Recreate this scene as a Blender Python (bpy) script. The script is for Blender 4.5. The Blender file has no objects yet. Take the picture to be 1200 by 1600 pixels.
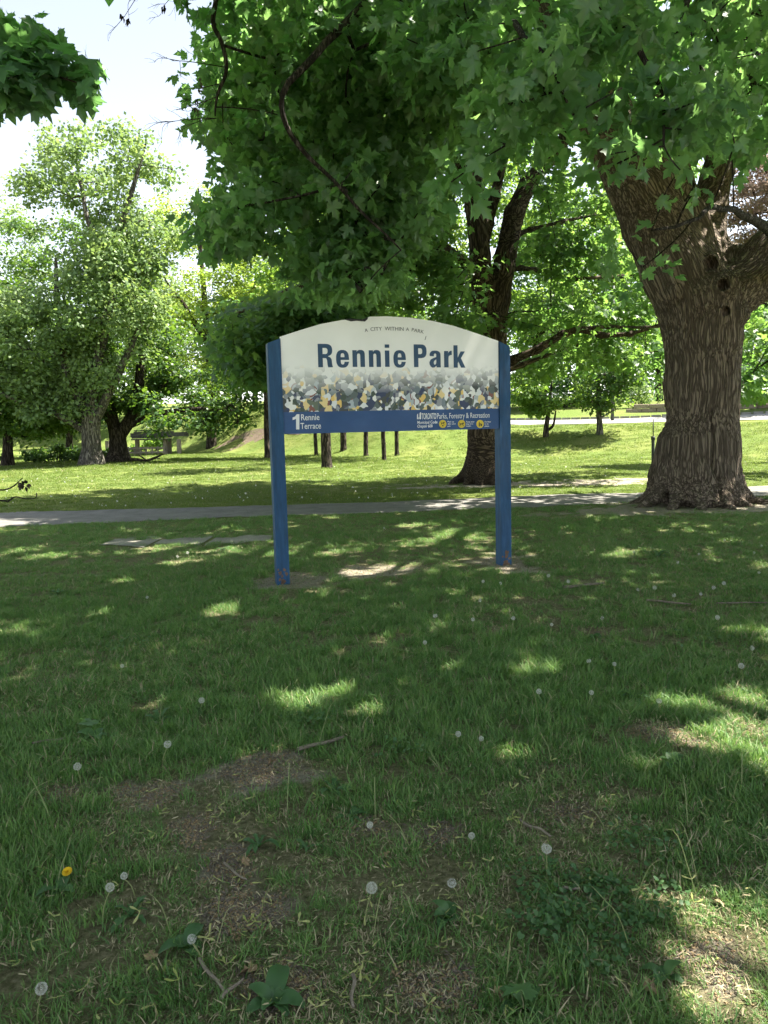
import bpy, bmesh, math, random
import numpy as np
from mathutils import Vector, Matrix, Euler

random.seed(7)
RNG = np.random.default_rng(7)
scene = bpy.context.scene
C = scene.collection
R = math.radians

# ------------------------------------------------------------------ camera
CAM_H, PITCH, ROLL, FPX = 1.55, R(6.3), R(-1.4), 1200.0
cam_d = bpy.data.cameras.new('camera')
cam = bpy.data.objects.new('camera', cam_d)
C.objects.link(cam)
CAM_M = Matrix.Translation((0, 0, CAM_H)) @ Matrix.Rotation(R(90) - PITCH, 4, 'X') @ Matrix.Rotation(ROLL, 4, 'Z')
cam.matrix_world = CAM_M
cam_d.sensor_fit = 'VERTICAL'
cam_d.sensor_height = 24.0
cam_d.sensor_width = 18.0
cam_d.lens = 18.0
cam_d.clip_start, cam_d.clip_end = 0.05, 1500
scene.camera = cam

# ------------------------------------------------------------------ sky, sun, exposure
SUN_AZ, SUN_EL = R(76), R(60)          # azimuth from +Y towards +X
SUN = Vector((math.cos(SUN_EL) * math.sin(SUN_AZ), math.cos(SUN_EL) * math.cos(SUN_AZ), math.sin(SUN_EL)))
world = bpy.data.worlds.new('World')
scene.world = world
world.use_nodes = True
wn = world.node_tree.nodes
bg = wn['Background']
sky = wn.new('ShaderNodeTexSky')
sky.sky_type = 'NISHITA'
sky.sun_disc = False
sky.sun_elevation = SUN_EL
sky.sun_rotation = SUN_AZ
sky.air_density, sky.dust_density, sky.ozone_density = 1.0, 0.6, 1.0
# thin summer haze: much paler than the clear-sky model
bw = wn.new('ShaderNodeRGBToBW')
hz = wn.new('ShaderNodeMix'); hz.data_type = 'RGBA'
hz.inputs[0].default_value = 0.66
world.node_tree.links.new(sky.outputs[0], bw.inputs[0])
world.node_tree.links.new(sky.outputs[0], hz.inputs[6])
world.node_tree.links.new(bw.outputs[0], hz.inputs[7])
world.node_tree.links.new(hz.outputs[2], bg.inputs[0])
bg.inputs[1].default_value = 0.064
sun_d = bpy.data.lights.new('sun', 'SUN')
sun_d.energy, sun_d.angle, sun_d.color = 3.6, R(0.53), (1.0, 0.94, 0.82)
sun_o = bpy.data.objects.new('sun', sun_d)
C.objects.link(sun_o)
sun_o.rotation_euler = SUN.to_track_quat('Z', 'Y').to_euler()
vs = scene.view_settings
vs.view_transform, vs.look, vs.exposure, vs.gamma, vs.use_curve_mapping = 'Standard', 'None', 2.82, 1.0, False
scene.render.engine = 'CYCLES'
cy = scene.cycles
cy.max_bounces, cy.diffuse_bounces, cy.glossy_bounces, cy.transmission_bounces, cy.transparent_max_bounces = 5, 3, 1, 4, 2
cy.caustics_reflective = cy.caustics_refractive = False
cy.use_denoising = True
cy.use_adaptive_sampling = True
cy.adaptive_threshold = 0.02
cy.sample_clamp_indirect = 6.0

# ------------------------------------------------------------------ pixel helpers (photo is 1200 x 1600)
ROT3 = np.array(CAM_M.to_3x3())
CAM_P = np.array((0, 0, CAM_H))
def ray(px, py):
    d = ROT3 @ np.array(((px - 600) / FPX, (800 - py) / FPX, -1.0))
    return d
def at(px, py, Y):                      # point of that sight line at distance y = Y
    d = ray(px, py); return CAM_P + d * (Y / d[1])
def on_z(px, py, z=0.0):
    d = ray(px, py); return CAM_P + d * ((z - CAM_H) / d[2])
def project(P):                         # (n,3) -> px, py, depth
    q = (np.atleast_2d(P) - CAM_P) @ ROT3
    dep = -q[:, 2]
    s = np.where(np.abs(dep) < 1e-4, 1e-4, dep)
    return 600 + FPX * q[:, 0] / s, 800 - FPX * q[:, 1] / s, dep

# ------------------------------------------------------------------ noise
def _hash(ix, iy, iz, seed):
    h = (ix * 374761393 + iy * 668265263 + iz * 2147483647 + seed * 974634777) & 0xFFFFFFFF
    h = ((h ^ (h >> 13)) * 1274126177) & 0xFFFFFFFF
    h = ((h ^ (h >> 16)) * 2246822519) & 0xFFFFFFFF
    return ((h ^ (h >> 15)) & 0xFFFF) / 65535.0
def noise(P, f=1.0, seed=0):
    P = np.asarray(P, float) * f
    i = np.floor(P).astype(np.int64); t = P - i; t = t * t * (3 - 2 * t)
    out = 0
    for dx in (0, 1):
        for dy in (0, 1):
            for dz in (0, 1):
                w = (t[:, 0] if dx else 1 - t[:, 0]) * (t[:, 1] if dy else 1 - t[:, 1]) * (t[:, 2] if dz else 1 - t[:, 2])
                out = out + w * _hash(i[:, 0] + dx, i[:, 1] + dy, i[:, 2] + dz, seed)
    return out
def fbm(P, f=1.0, o=3, seed=0):
    a, s, n = 1.0, 0, 0
    for k in range(o):
        s = s + a * noise(P, f, seed + k); n += a; a *= .5; f *= 2.03
    return s / n
def sstep(a, b, x):
    t = np.clip((x - a) / (b - a), 0, 1); return t * t * (3 - 2 * t)

# ------------------------------------------------------------------ terrain
def foot(x):
    return 40 - np.where(x > 0, .62 * np.minimum(x, 22), 1.33 * np.maximum(x, -30))
def terrain(x, y):
    x = np.asarray(x, float); y = np.asarray(y, float)
    f = foot(x)
    hm = 3.6 - 2.25 * sstep(-6, 9, x)
    z = hm * sstep(-1, 9, y - f)
    z = z + .075 * np.clip(y - f - 9, 0, 22) * sstep(-4, 8, x)
    z = z + .05 * np.clip(y - 75, 0, 60)
    p = np.stack([x.ravel(), y.ravel(), np.zeros(x.size)], 1)
    n = (fbm(p, .35, 2, 5).reshape(x.shape) - .5) * .10 * sstep(9, 22, np.abs(y) + .3 * np.abs(x)) + (noise(p, 2.2, 9).reshape(x.shape) - .5) * .02
    return z + n
def ground_at(px, py):
    d = ray(px, py); d = d / d[1]
    ys = np.linspace(1.2, 110, 4000)
    P = CAM_P + ys[:, None] * d
    h = P[:, 2] - terrain(P[:, 0], P[:, 1])
    k = np.argmax(h < 0) if (h < 0).any() else len(ys) - 1
    p = P[k]; p[2] = terrain(p[0:1], p[1:2])[0]
    return p
def gz(x, y): return float(terrain(np.array([x]), np.array([y]))[0])

# ------------------------------------------------------------------ mesh helpers
def mesh_np(name, V, F, mat=None, attrs=None, smooth=False):
    """V (n,3); F (m,k) int array or list of faces."""
    me = bpy.data.meshes.new(name)
    V = np.asarray(V, np.float32)
    if isinstance(F, np.ndarray):
        m, k = F.shape
        me.vertices.add(len(V)); me.vertices.foreach_set('co', V.ravel())
        me.loops.add(m * k); me.loops.foreach_set('vertex_index', F.ravel().astype(np.int32))
        me.polygons.add(m)
        me.polygons.foreach_set('loop_start', np.arange(0, m * k, k, dtype=np.int32))
        if smooth: me.polygons.foreach_set('use_smooth', np.ones(m, bool))
        me.update(calc_edges=True)
    else:
        me.from_pydata(V.tolist(), [], F); me.update()
        if smooth: me.polygons.foreach_set('use_smooth', np.ones(len(me.polygons), bool))
    for n, a in (attrs or {}).items():
        a = np.asarray(a, np.float32)
        if a.ndim == 1: me.attributes.new(n, 'FLOAT', 'POINT').data.foreach_set('value', a)
        else: me.attributes.new(n, 'FLOAT_VECTOR', 'POINT').data.foreach_set('vector', a.ravel())
    if mat: me.materials.append(mat)
    return me
def link(name, me, parent=None, loc=None):
    o = bpy.data.objects.new(name, me); C.objects.link(o)
    if parent is not None: o.parent = parent
    if loc is not None: o.location = loc
    return o
def tag(o, label=None, cat=None, group=None, kind=None):
    if label: o['label'] = label
    if cat: o['category'] = cat
    if group: o['group'] = group
    if kind: o['kind'] = kind
    return o
def thing(name, label, cat, loc=(0, 0, 0), group=None, rotz=0):
    o = bpy.data.objects.new(name, None); C.objects.link(o)
    o.location = loc; o.rotation_euler = (0, 0, rotz); o.empty_display_size = .2
    return tag(o, label, cat, group)

def tube(pts, rad, n=8, cap=True):
    pts = np.asarray(pts, float); rad = np.asarray(rad, float); m = len(pts)
    T = np.gradient(pts, axis=0); T /= np.linalg.norm(T, axis=1)[:, None] + 1e-9
    ref = np.array((.31, .77, .2)) if abs(T[:, 2]).mean() > .7 else np.array((.05, .1, 1.0))
    A = np.cross(T, ref); A /= np.linalg.norm(A, axis=1)[:, None] + 1e-9
    B = np.cross(T, A)
    th = np.arange(n) * 2 * np.pi / n
    V = pts[:, None] + rad[:, None, None] * (np.cos(th)[None, :, None] * A[:, None] + np.sin(th)[None, :, None] * B[:, None])
    V = V.reshape(-1, 3)
    i = np.arange(m - 1)[:, None] * n; j = np.arange(n)[None]; j2 = (j + 1) % n
    F = np.stack([i + j, i + j2, i + n + j2, i + n + j], -1).reshape(-1, 4)
    if cap:
        V = np.vstack([V, pts[:1], pts[-1:]]); a, b = len(V) - 2, len(V) - 1
        jj = np.arange(n); j2 = (jj + 1) % n; o = (m - 1) * n
        F = np.vstack([F, np.stack([jj * 0 + a, j2, jj, jj * 0 + a], -1)[:, :4], np.stack([jj * 0 + b, o + jj, o + j2, jj * 0 + b], -1)])
    return V, F
class MB:
    """collects vertices and faces into one mesh"""
    def __init__(s): s.V, s.F, s.n, s.A = [], [], 0, []
    def add(s, V, F, a=None):
        V = np.asarray(V, float)
        s.V.append(V)
        if isinstance(F, np.ndarray): s.F += [tuple(dict.fromkeys(f)) for f in (F + s.n).tolist()]
        else: s.F += [tuple(i + s.n for i in f) for f in F]
        s.A.append(np.full(len(V), 0.0 if a is None else a)); s.n += len(V)
    def box(s, c, d, rz=0, a=None, bevel=0):
        x, y, z = np.array(d) / 2
        if bevel:
            b = bevel
            bm = bmesh.new(); bmesh.ops.create_cube(bm, size=1)
            for v in bm.verts: v.co = Vector((v.co.x * 2 * x, v.co.y * 2 * y, v.co.z * 2 * z))
            bmesh.ops.bevel(bm, geom=bm.edges[:], offset=b, segments=1, affect='EDGES')
            bm.verts.index_update()
            V = np.array([v.co[:] for v in bm.verts]); F = [[v.index for v in f.verts] for f in bm.faces]; bm.free()
        else:
            V = np.array([(i, j, k) for k in (-z, z) for j in (-y, y) for i in (-x, x)])
            F = [(0, 2, 3, 1), (4, 5, 7, 6), (0, 1, 5, 4), (2, 6, 7, 3), (0, 4, 6, 2), (1, 3, 7, 5)]
        cz, sz = math.cos(rz), math.sin(rz)
        V = V @ np.array(((cz, sz, 0), (-sz, cz, 0), (0, 0, 1))) + np.array(c)
        s.add(V, F, a)
    def build(s, name, mat, parent=None, smooth=False, loc=None):
        V = np.vstack(s.V)
        me = mesh_np(name, V, s.F, mat, {'rnd': np.concatenate(s.A)}, smooth)
        return link(name, me, parent, loc)

# ------------------------------------------------------------------ materials
def newmat(name):
    m = bpy.data.materials.new(name); m.use_nodes = True
    nt = m.node_tree; p = nt.nodes['Principled BSDF']
    return m, nt, p
def nd(nt, t, **k):
    n = nt.nodes.new(t)
    for a, v in k.items(): setattr(n, a, v)
    return n
def ramp(nt, fac, stops, interp='LINEAR'):
    r = nd(nt, 'ShaderNodeValToRGB'); r.color_ramp.interpolation = interp
    e = r.color_ramp.elements
    while len(e) < len(stops): e.new(.5)
    for el, (p, c) in zip(e, stops): el.position = p; el.color = (*c, 1)
    nt.links.new(fac, r.inputs[0]); return r
def attr(nt, n): return nd(nt, 'ShaderNodeAttribute', attribute_name=n)
def tnoise(nt, vec, scale, detail=3, rough=.55):
    n = nd(nt, 'ShaderNodeTexNoise'); n.inputs['Scale'].default_value = scale
    n.inputs['Detail'].default_value = detail; n.inputs['Roughness'].default_value = rough
    if vec is not None: nt.links.new(vec, n.inputs['Vector'])
    return n
def mixc(nt, fac, a, b, blend='MIX'):
    m = nd(nt, 'ShaderNodeMix', data_type='RGBA', blend_type=blend)
    for s, v in ((m.inputs[0], fac), (m.inputs[6], a), (m.inputs[7], b)):
        if hasattr(v, 'links') or hasattr(v, 'is_linked'): nt.links.new(v, s)
        elif isinstance(v, tuple): s.default_value = (*v, 1)
        else: s.default_value = v
    return m.outputs[2]
def bump(nt, p, h, strength=.5, dist=.02):
    b = nd(nt, 'ShaderNodeBump'); b.inputs['Strength'].default_value = strength; b.inputs['Distance'].default_value = dist
    nt.links.new(h, b.inputs['Height']); nt.links.new(b.outputs[0], p.inputs['Normal'])

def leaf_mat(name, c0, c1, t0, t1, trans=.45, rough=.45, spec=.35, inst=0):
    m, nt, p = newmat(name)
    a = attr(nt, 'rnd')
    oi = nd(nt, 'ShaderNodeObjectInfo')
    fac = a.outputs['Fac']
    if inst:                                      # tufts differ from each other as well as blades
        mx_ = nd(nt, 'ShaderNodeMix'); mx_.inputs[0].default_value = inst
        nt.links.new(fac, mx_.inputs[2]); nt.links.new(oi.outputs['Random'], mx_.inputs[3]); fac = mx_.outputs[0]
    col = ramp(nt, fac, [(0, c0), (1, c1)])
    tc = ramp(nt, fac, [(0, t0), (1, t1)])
    nt.links.new(col.outputs[0], p.inputs['Base Color'])
    p.inputs['Roughness'].default_value = rough
    p.inputs['Specular IOR Level'].default_value = spec
    tr = nd(nt, 'ShaderNodeBsdfTranslucent'); nt.links.new(tc.outputs[0], tr.inputs[0])
    mx = nd(nt, 'ShaderNodeMixShader'); mx.inputs[0].default_value = trans
    nt.links.new(p.outputs[0], mx.inputs[1]); nt.links.new(tr.outputs[0], mx.inputs[2])
    nt.links.new(mx.outputs[0], nt.nodes['Material Output'].inputs[0])
    return m
M_MAPLE = leaf_mat('maple_leaf', (.050, .115, .060), (.100, .185, .085), (.18, .40, .11), (.34, .58, .15), .54, .38, .6)
M_MAPLE2 = leaf_mat('maple_leaf_far', (.032, .080, .034), (.075, .145, .050), (.14, .32, .06), (.32, .50, .09), .48, .45, .3)
M_SILVER = leaf_mat('silver_maple_leaf', (.095, .165, .065), (.19, .27, .115), (.20, .33, .07), (.34, .45, .12), .42, .5, .3)
M_DARK = leaf_mat('dark_leaf', (.022, .062, .02), (.055, .11, .03), (.09, .2, .02), (.2, .33, .03), .42, .45, .4)
M_LOCUST = leaf_mat('locust_leaf', (.125, .19, .035), (.22, .29, .06), (.28, .42, .045), (.42, .54, .08), .5, .5, .3)
M_FRESH = leaf_mat('fresh_leaf', (.05, .12, .028), (.11, .19, .045), (.16, .32, .035), (.32, .46, .06), .48, .45, .35)
M_BROWN = leaf_mat('brown_needles', (.20, .14, .11), (.34, .26, .21), (.25, .17, .13), (.4, .3, .24), .3, .7, .1)
M_GRASS = leaf_mat('grass_blade', (.046, .124, .037), (.178, .285, .088), (.11, .28, .045), (.30, .45, .10), .38, .5, .3, inst=.45)
M_GRASSF = leaf_mat('grass_far', (.080, .130, .026), (.135, .185, .040), (.15, .24, .03), (.23, .30, .05), .36, .55, .25)
M_WEED = leaf_mat('weed_leaf', (.045, .11, .04), (.075, .15, .055), (.10, .22, .04), (.16, .28, .06), .35, .5, .35)
M_KEY = leaf_mat('maple_key', (.26, .30, .09), (.40, .40, .17), (.35, .36, .1), (.42, .4, .15), .3, .55, .2)
M_STRAW = leaf_mat('straw', (.30, .255, .155), (.46, .395, .255), (.24, .2, .11), (.34, .28, .16), .2, .7, .1)
M_FLUFF = leaf_mat('dandelion_fluff', (.54, .54, .50), (.64, .64, .60), (.55, .55, .5), (.6, .6, .55), .4, .9, .0)
M_YELLOW = leaf_mat('dandelion_petal', (.70, .45, .02), (.75, .5, .03), (.5, .3, .01), (.5, .3, .01), .2, .7, .1)
M_STEM = leaf_mat('pale_stem', (.20, .24, .09), (.27, .29, .13), (.2, .24, .08), (.2, .24, .08), .2, .5, .3)

def bark_mat(name, dark, light, warm, scale=1.0, use_attr=True):
    m, nt, p = newmat(name)
    if use_attr:
        vec = attr(nt, 'bark').outputs['Vector']
    else:
        tc = nd(nt, 'ShaderNodeTexCoord'); mp = nd(nt, 'ShaderNodeMapping'); mp.inputs['Scale'].default_value = (1, 1, .16)
        nt.links.new(tc.outputs['Object'], mp.inputs[0]); vec = mp.outputs[0]
    wn_ = tnoise(nt, vec, 9 * scale, 3, .6)
    dv = nd(nt, 'ShaderNodeVectorMath', operation='MULTIPLY_ADD'); dv.inputs[1].default_value = (.06 / scale,) * 3
    nt.links.new(wn_.outputs['Color'], dv.inputs[0]); nt.links.new(vec, dv.inputs[2])
    def furrow(sc, w):                            # braided dark lines where the noise crosses its mean
        nz = tnoise(nt, dv.outputs[0], sc * scale, 1.5, .5)
        s_ = nd(nt, 'ShaderNodeMath', operation='SUBTRACT'); s_.inputs[1].default_value = .5; nt.links.new(nz.outputs[0], s_.inputs[0])
        ab = nd(nt, 'ShaderNodeMath', operation='ABSOLUTE'); nt.links.new(s_.outputs[0], ab.inputs[0])
        return ramp(nt, ab.outputs[0], [(0, (.10, .10, .10)), (w * .45, (.6, .6, .6)), (w, (1, 1, 1))]).outputs[0]
    pl_ = nd(nt, 'ShaderNodeMath', operation='MULTIPLY'); nt.links.new(furrow(15, .085), pl_.inputs[0]); nt.links.new(furrow(27, .07), pl_.inputs[1])
    pl = pl_
    n1 = tnoise(nt, vec, 22 * scale, 5, .65)
    n2 = tnoise(nt, vec, 60 * scale, 3, .6)
    n3 = tnoise(nt, vec, 1.6 * scale, 3)
    ht = nd(nt, 'ShaderNodeMath', operation='MULTIPLY_ADD'); ht.inputs[1].default_value = .55
    nt.links.new(n1.outputs[0], ht.inputs[0]); nt.links.new(pl.outputs[0], ht.inputs[2])
    r = ramp(nt, ht.outputs[0], [(.20, tuple(c * .7 for c in dark)), (.55, dark), (1.0, light), (1.4, tuple(min(1, c * 1.15) for c in light))])
    r.color_ramp.elements[2].position = .92; r.color_ramp.elements[3].position = 1.0
    sc_ = nd(nt, 'ShaderNodeMath', operation='MULTIPLY'); sc_.inputs[1].default_value = .72
    nt.links.new(ht.outputs[0], sc_.inputs[0]); nt.links.new(sc_.outputs[0], r.inputs[0])
    c = mixc(nt, n3.outputs[0], r.outputs[0], warm, 'MULTIPLY')
    c2 = ramp(nt, n2.outputs[0], [(.3, (.6, .6, .6)), (.62, (1.05, 1.05, 1.05))])
    c = mixc(nt, .8, c, c2.outputs[0], 'MULTIPLY')
    nt.links.new(c, p.inputs['Base Color']); p.inputs['Roughness'].default_value = .92; p.inputs['Specular IOR Level'].default_value = .15
    ad = nd(nt, 'ShaderNodeMath', operation='MULTIPLY_ADD'); ad.inputs[1].default_value = .35; nt.links.new(n2.outputs[0], ad.inputs[0]); nt.links.new(ht.outputs[0], ad.inputs[2])
    bump(nt, p, ad.outputs[0], 1.0, .03 / scale)
    return m
M_BARK = bark_mat('furrowed_bark', (.122, .099, .079), (.245, .201, .161), (.95, .89, .82))
M_BARK2 = bark_mat('maple_bark', (.055, .043, .034), (.165, .132, .10), (.95, .85, .72), .8)
M_BARKG = bark_mat('grey_bark', (.08, .075, .065), (.20, .185, .16), (.9, .88, .85), .5, False)
M_BARKD = bark_mat('dark_bark', (.030, .025, .020), (.105, .088, .070), (.9, .85, .8), .5, False)
M_TWIG = bark_mat('twig_bark', (.03, .025, .02), (.07, .06, .05), (1, 1, 1), 1, False)

# ground: soil and thatch under the grass
def ground_mat():
    m, nt, p = newmat('lawn_soil')
    tc = nd(nt, 'ShaderNodeTexCoord'); v = tc.outputs['Object']
    d = attr(nt, 'dirt').outputs['Fac']; far = attr(nt, 'far').outputs['Fac']
    n1 = tnoise(nt, v, 34, 8, .78); n2 = tnoise(nt, v, 2.2, 4); n3 = tnoise(nt, v, 90, 3); n4 = tnoise(nt, v, .35, 3)
    soil = ramp(nt, n1.outputs[0], [(.28, (.14, .12, .095)), (.5, (.31, .27, .215)), (.72, (.48, .425, .35))])
    thatch = ramp(nt, n1.outputs[0], [(.3, (.06, .062, .030)), (.48, (.165, .155, .082)), (.7, (.36, .32, .20))])
    lawn = ramp(nt, n3.outputs[0], [(.3, (.060, .100, .020)), (.5, (.100, .145, .032)), (.7, (.15, .185, .055))])
    lawn2 = mixc(nt, ramp(nt, n4.outputs[0], [(.42, (0, 0, 0)), (.68, (1, 1, 1))]).outputs[0], lawn.outputs[0], (.165, .19, .055))
    g = mixc(nt, far, thatch.outputs[0], lawn2)
    ad = nd(nt, 'ShaderNodeMath', operation='MULTIPLY_ADD'); ad.inputs[1].default_value = .5; nt.links.new(n2.outputs[0], ad.inputs[0]); nt.links.new(d, ad.inputs[2])
    mk = ramp(nt, ad.outputs[0], [(.55, (0, 0, 0)), (.85, (1, 1, 1))])
    col = mixc(nt, mk.outputs[0], g, soil.outputs[0])
    nt.links.new(col, p.inputs['Base Color']); p.inputs['Roughness'].default_value = .95; p.inputs['Specular IOR Level'].default_value = .1
    bump(nt, p, n1.outputs[0], 1.0, .05)
    return m
def stone_mat(name, a, b, c, scale=30, rough=.9, bs=.4, crack=False):
    m, nt, p = newmat(name)
    tc = nd(nt, 'ShaderNodeTexCoord'); v = tc.outputs['Object']
    n1 = tnoise(nt, v, scale, 5, .7); n2 = tnoise(nt, v, scale * .06, 4); n3 = tnoise(nt, v, scale * 4, 2)
    r = ramp(nt, n1.outputs[0], [(.3, a), (.55, b), (.8, c)])
    sh = ramp(nt, n2.outputs[0], [(.35, (.72, .72, .70)), (.65, (1.08, 1.06, 1.03))])
    col = mixc(nt, 1.0, r.outputs[0], sh.outputs[0], 'MULTIPLY')
    rv = attr(nt, 'rnd'); 
    col = mixc(nt, ramp(nt, rv.outputs['Fac'], [(0, (0, 0, 0)), (1, (.5, .5, .5))]).outputs[0], col, a)
    nt.links.new(col, p.inputs['Base Color']); p.inputs['Roughness'].default_value = rough; p.inputs['Specular IOR Level'].default_value = .2
    ad = nd(nt, 'ShaderNodeMath', operation='ADD'); nt.links.new(n1.outputs[0], ad.inputs[0]); nt.links.new(n3.outputs[0], ad.inputs[1])
    bump(nt, p, ad.outputs[0], bs, .01)
    return m
M_PATH = stone_mat('path_asphalt', (.12, .116, .11), (.185, .178, .168), (.26, .25, .235), 45)
M_SLAB = stone_mat('old_slab', (.16, .15, .13), (.26, .245, .215), (.36, .34, .30), 30)
M_ROAD = stone_mat('road_concrete', (.25, .245, .235), (.31, .305, .295), (.37, .365, .355), 20)
M_WALLSTONE = stone_mat('wall_stone', (.20, .16, .125), (.32, .27, .22), (.42, .37, .31), 14)
M_CHIP = stone_mat('wood_chips', (.10, .072, .052), (.20, .155, .12), (.30, .25, .20), 12, .95, .8)
M_WOOD = stone_mat('weathered_wood', (.22, .185, .15), (.33, .29, .24), (.42, .37, .31), 10)
M_ROOF = stone_mat('dark_shingle', (.06, .058, .06), (.10, .097, .098), (.15, .145, .14), 12)
M_DRYLEAF = stone_mat('dry_leaf', (.20, .135, .075), (.32, .235, .14), (.42, .33, .21), 40)
M_STICK = stone_mat('dead_stick', (.13, .105, .08), (.22, .185, .15), (.34, .30, .25), 60)

def paint_mat(name, col, rough=.45, wear=.25, spec=.4, dirt=(.10, .085, .07), streak=(9, 9, 1.3)):
    m, nt, p = newmat(name)
    tc = nd(nt, 'ShaderNodeTexCoord'); mp = nd(nt, 'ShaderNodeMapping'); mp.inputs['Scale'].default_value = streak
    nt.links.new(tc.outputs['Object'], mp.inputs[0])
    n1 = tnoise(nt, mp.outputs[0], 2.5, 5, .65); n2 = tnoise(nt, tc.outputs['Object'], 2.2, 4); n3 = tnoise(nt, tc.outputs['Object'], 40, 3)
    r = ramp(nt, n1.outputs[0], [(.3, tuple(c * (1 - wear) for c in col)), (.55, col), (.8, tuple(min(1, c * (1 + wear) + .012 * wear * 4) for c in col))])
    g = ramp(nt, n2.outputs[0], [(.62, (0, 0, 0)), (.8, (wear * .7,) * 3)])
    c = mixc(nt, g.outputs[0], r.outputs[0], dirt)
    nt.links.new(c, p.inputs['Base Color']); p.inputs['Specular IOR Level'].default_value = spec
    rr = ramp(nt, n2.outputs[0], [(.3, (rough,) * 3), (.7, (min(1, rough + .25),) * 3)]); nt.links.new(rr.outputs[0], p.inputs['Roughness'])
    bump(nt, p, n3.outputs[0], .08, .004)
    return m
M_POST = paint_mat('blue_post_paint', (.011, .062, .148), .5, .38)
M_BAND = paint_mat('blue_band_print', (.014, .064, .185), .35, .14, streak=(1.2, 1.2, 2.2))
M_LETTER = paint_mat('dark_blue_letter', (.020, .065, .135), .4, .2)
M_WHITE = paint_mat('white_print', (.72, .73, .73), .4, .05)
M_THIN = paint_mat('charcoal_print', (.10, .10, .10), .5, .05)
M_PICT = paint_mat('yellow_disc_print', (.62, .47, .04), .4, .06)
M_BLACK = paint_mat('black_print', (.02, .02, .02), .5, .05)
M_METAL = paint_mat('green_black_metal', (.030, .040, .030), .5, .3)
M_RUST = paint_mat('rusty_paint', (.16, .10, .07), .9, .4)

def panel_mat():
    m, nt, p = newmat('sign_panel_print')
    tc = nd(nt, 'ShaderNodeTexCoord'); v = tc.outputs['Object']
    sp = nd(nt, 'ShaderNodeSeparateXYZ'); nt.links.new(v, sp.inputs[0])
    nz = tnoise(nt, v, 26, 0, .5)
    off = nd(nt, 'ShaderNodeVectorMath', operation='MULTIPLY_ADD'); off.inputs[1].default_value = (.006, 0, .006)
    nt.links.new(nz.outputs['Color'], off.inputs[0]); nt.links.new(v, off.inputs[2])
    fl = nd(nt, 'ShaderNodeVectorMath', operation='MULTIPLY'); fl.inputs[1].default_value = (1, 0, 1); nt.links.new(off.outputs[0], fl.inputs[0])
    vo = nd(nt, 'ShaderNodeTexVoronoi', voronoi_dimensions='3D', feature='F1', distance='MANHATTAN'); vo.inputs['Scale'].default_value = 16.5
    nt.links.new(fl.outputs[0], vo.inputs['Vector'])
    sc = nd(nt, 'ShaderNodeSeparateColor'); nt.links.new(vo.outputs['Color'], sc.inputs[0])
    # broad regions decide how many pale / yellow / red pieces occur
    reg = tnoise(nt, v, 3.2, 2)
    ad = nd(nt, 'ShaderNodeMath', operation='MULTIPLY_ADD'); ad.inputs[1].default_value = .75
    nt.links.new(reg.outputs[0], ad.inputs[0])
    sub = nd(nt, 'ShaderNodeMath', operation='SUBTRACT'); sub.inputs[1].default_value = .37; nt.links.new(sc.outputs[0], sub.inputs[0]); nt.links.new(sub.outputs[0], ad.inputs[2])
    pal = [(0, (.012, .030, .085)), (.10, (.035, .045, .040)), (.20, (.075, .105, .10)), (.29, (.035, .062, .040)), (.36, (.13, .17, .19)), (.44, (.045, .055, .10)),
           (.50, (.24, .26, .28)), (.57, (.74, .74, .70)), (.66, (.70, .48, .13)), (.73, (.10, .13, .085)), (.79, (.66, .68, .69)), (.87, (.20, .07, .05)), (.89, (.36, .42, .45)), (.94, (.70, .55, .25))]
    cr = ramp(nt, ad.outputs[0], pal, 'CONSTANT')
    fade = nd(nt, 'ShaderNodeMapRange'); nt.links.new(sp.outputs[2], fade.inputs[0])
    base = mixc(nt, .0, (.60, .61, .595), (.60, .61, .595))
    st = tnoise(nt, v, 1.8, 4); stc = ramp(nt, st.outputs[0], [(.35, (.76, .765, .735)), (.65, (.84, .84, .815))])
    # per piece jitter in the fade so that the upper edge is made of whole pieces
    j = nd(nt, 'ShaderNodeMath', operation='MULTIPLY_ADD'); j.inputs[1].default_value = .09; nt.links.new(sc.outputs[1], j.inputs[0]); nt.links.new(sp.outputs[2], j.inputs[2])
    nt.links.new(j.outputs[0], fade.inputs[0])
    col = mixc(nt, fade.outputs[0], cr.outputs[0], stc.outputs[0])
    nt.links.new(col, p.inputs['Base Color']); p.inputs['Roughness'].default_value = .38; p.inputs['Specular IOR Level'].default_value = .4
    return m, fade

# ------------------------------------------------------------------ the ground sheet
SIGN_L, SIGN_R = on_z(441.5, 912), on_z(787, 883)
T1G, T2G = ground_at(1097, 793), ground_at(757, 757)
DIRT = []          # x, y, rx, ry, strength
for px, py, wx, wy, s in [(410, 1203, 70, 30, 1), (350, 1350, 45, 36, .9), (375, 1430, 58, 42, .95), (300, 1300, 40, 32, .7), (430, 1540, 80, 38, .7), (225, 1240, 70, 26, .6),
                          (90, 1235, 60, 22, .45), (680, 1300, 50, 26, .5), (690, 1540, 70, 40, .7), (1105, 1500, 85, 60, .75), (1040, 1150, 60, 20, .5), (445, 907, 60, 14, .8),
                          (585, 893, 80, 12, .7), (790, 880, 60, 16, .8), (930, 990, 40, 10, .4), (1180, 1150, 40, 26, .5), (770, 985, 30, 8, .6), (880, 1270, 60, 25, .35), (560, 1290, 60, 25, .3)]:
    a, b, c, d = on_z(px - wx, py), on_z(px + wx, py), on_z(px, py - wy), on_z(px, py + wy)
    q = on_z(px, py)
    DIRT.append((q[0], q[1], (b - a)[0] / 2, abs((c - d)[1]) / 2, s))
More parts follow.
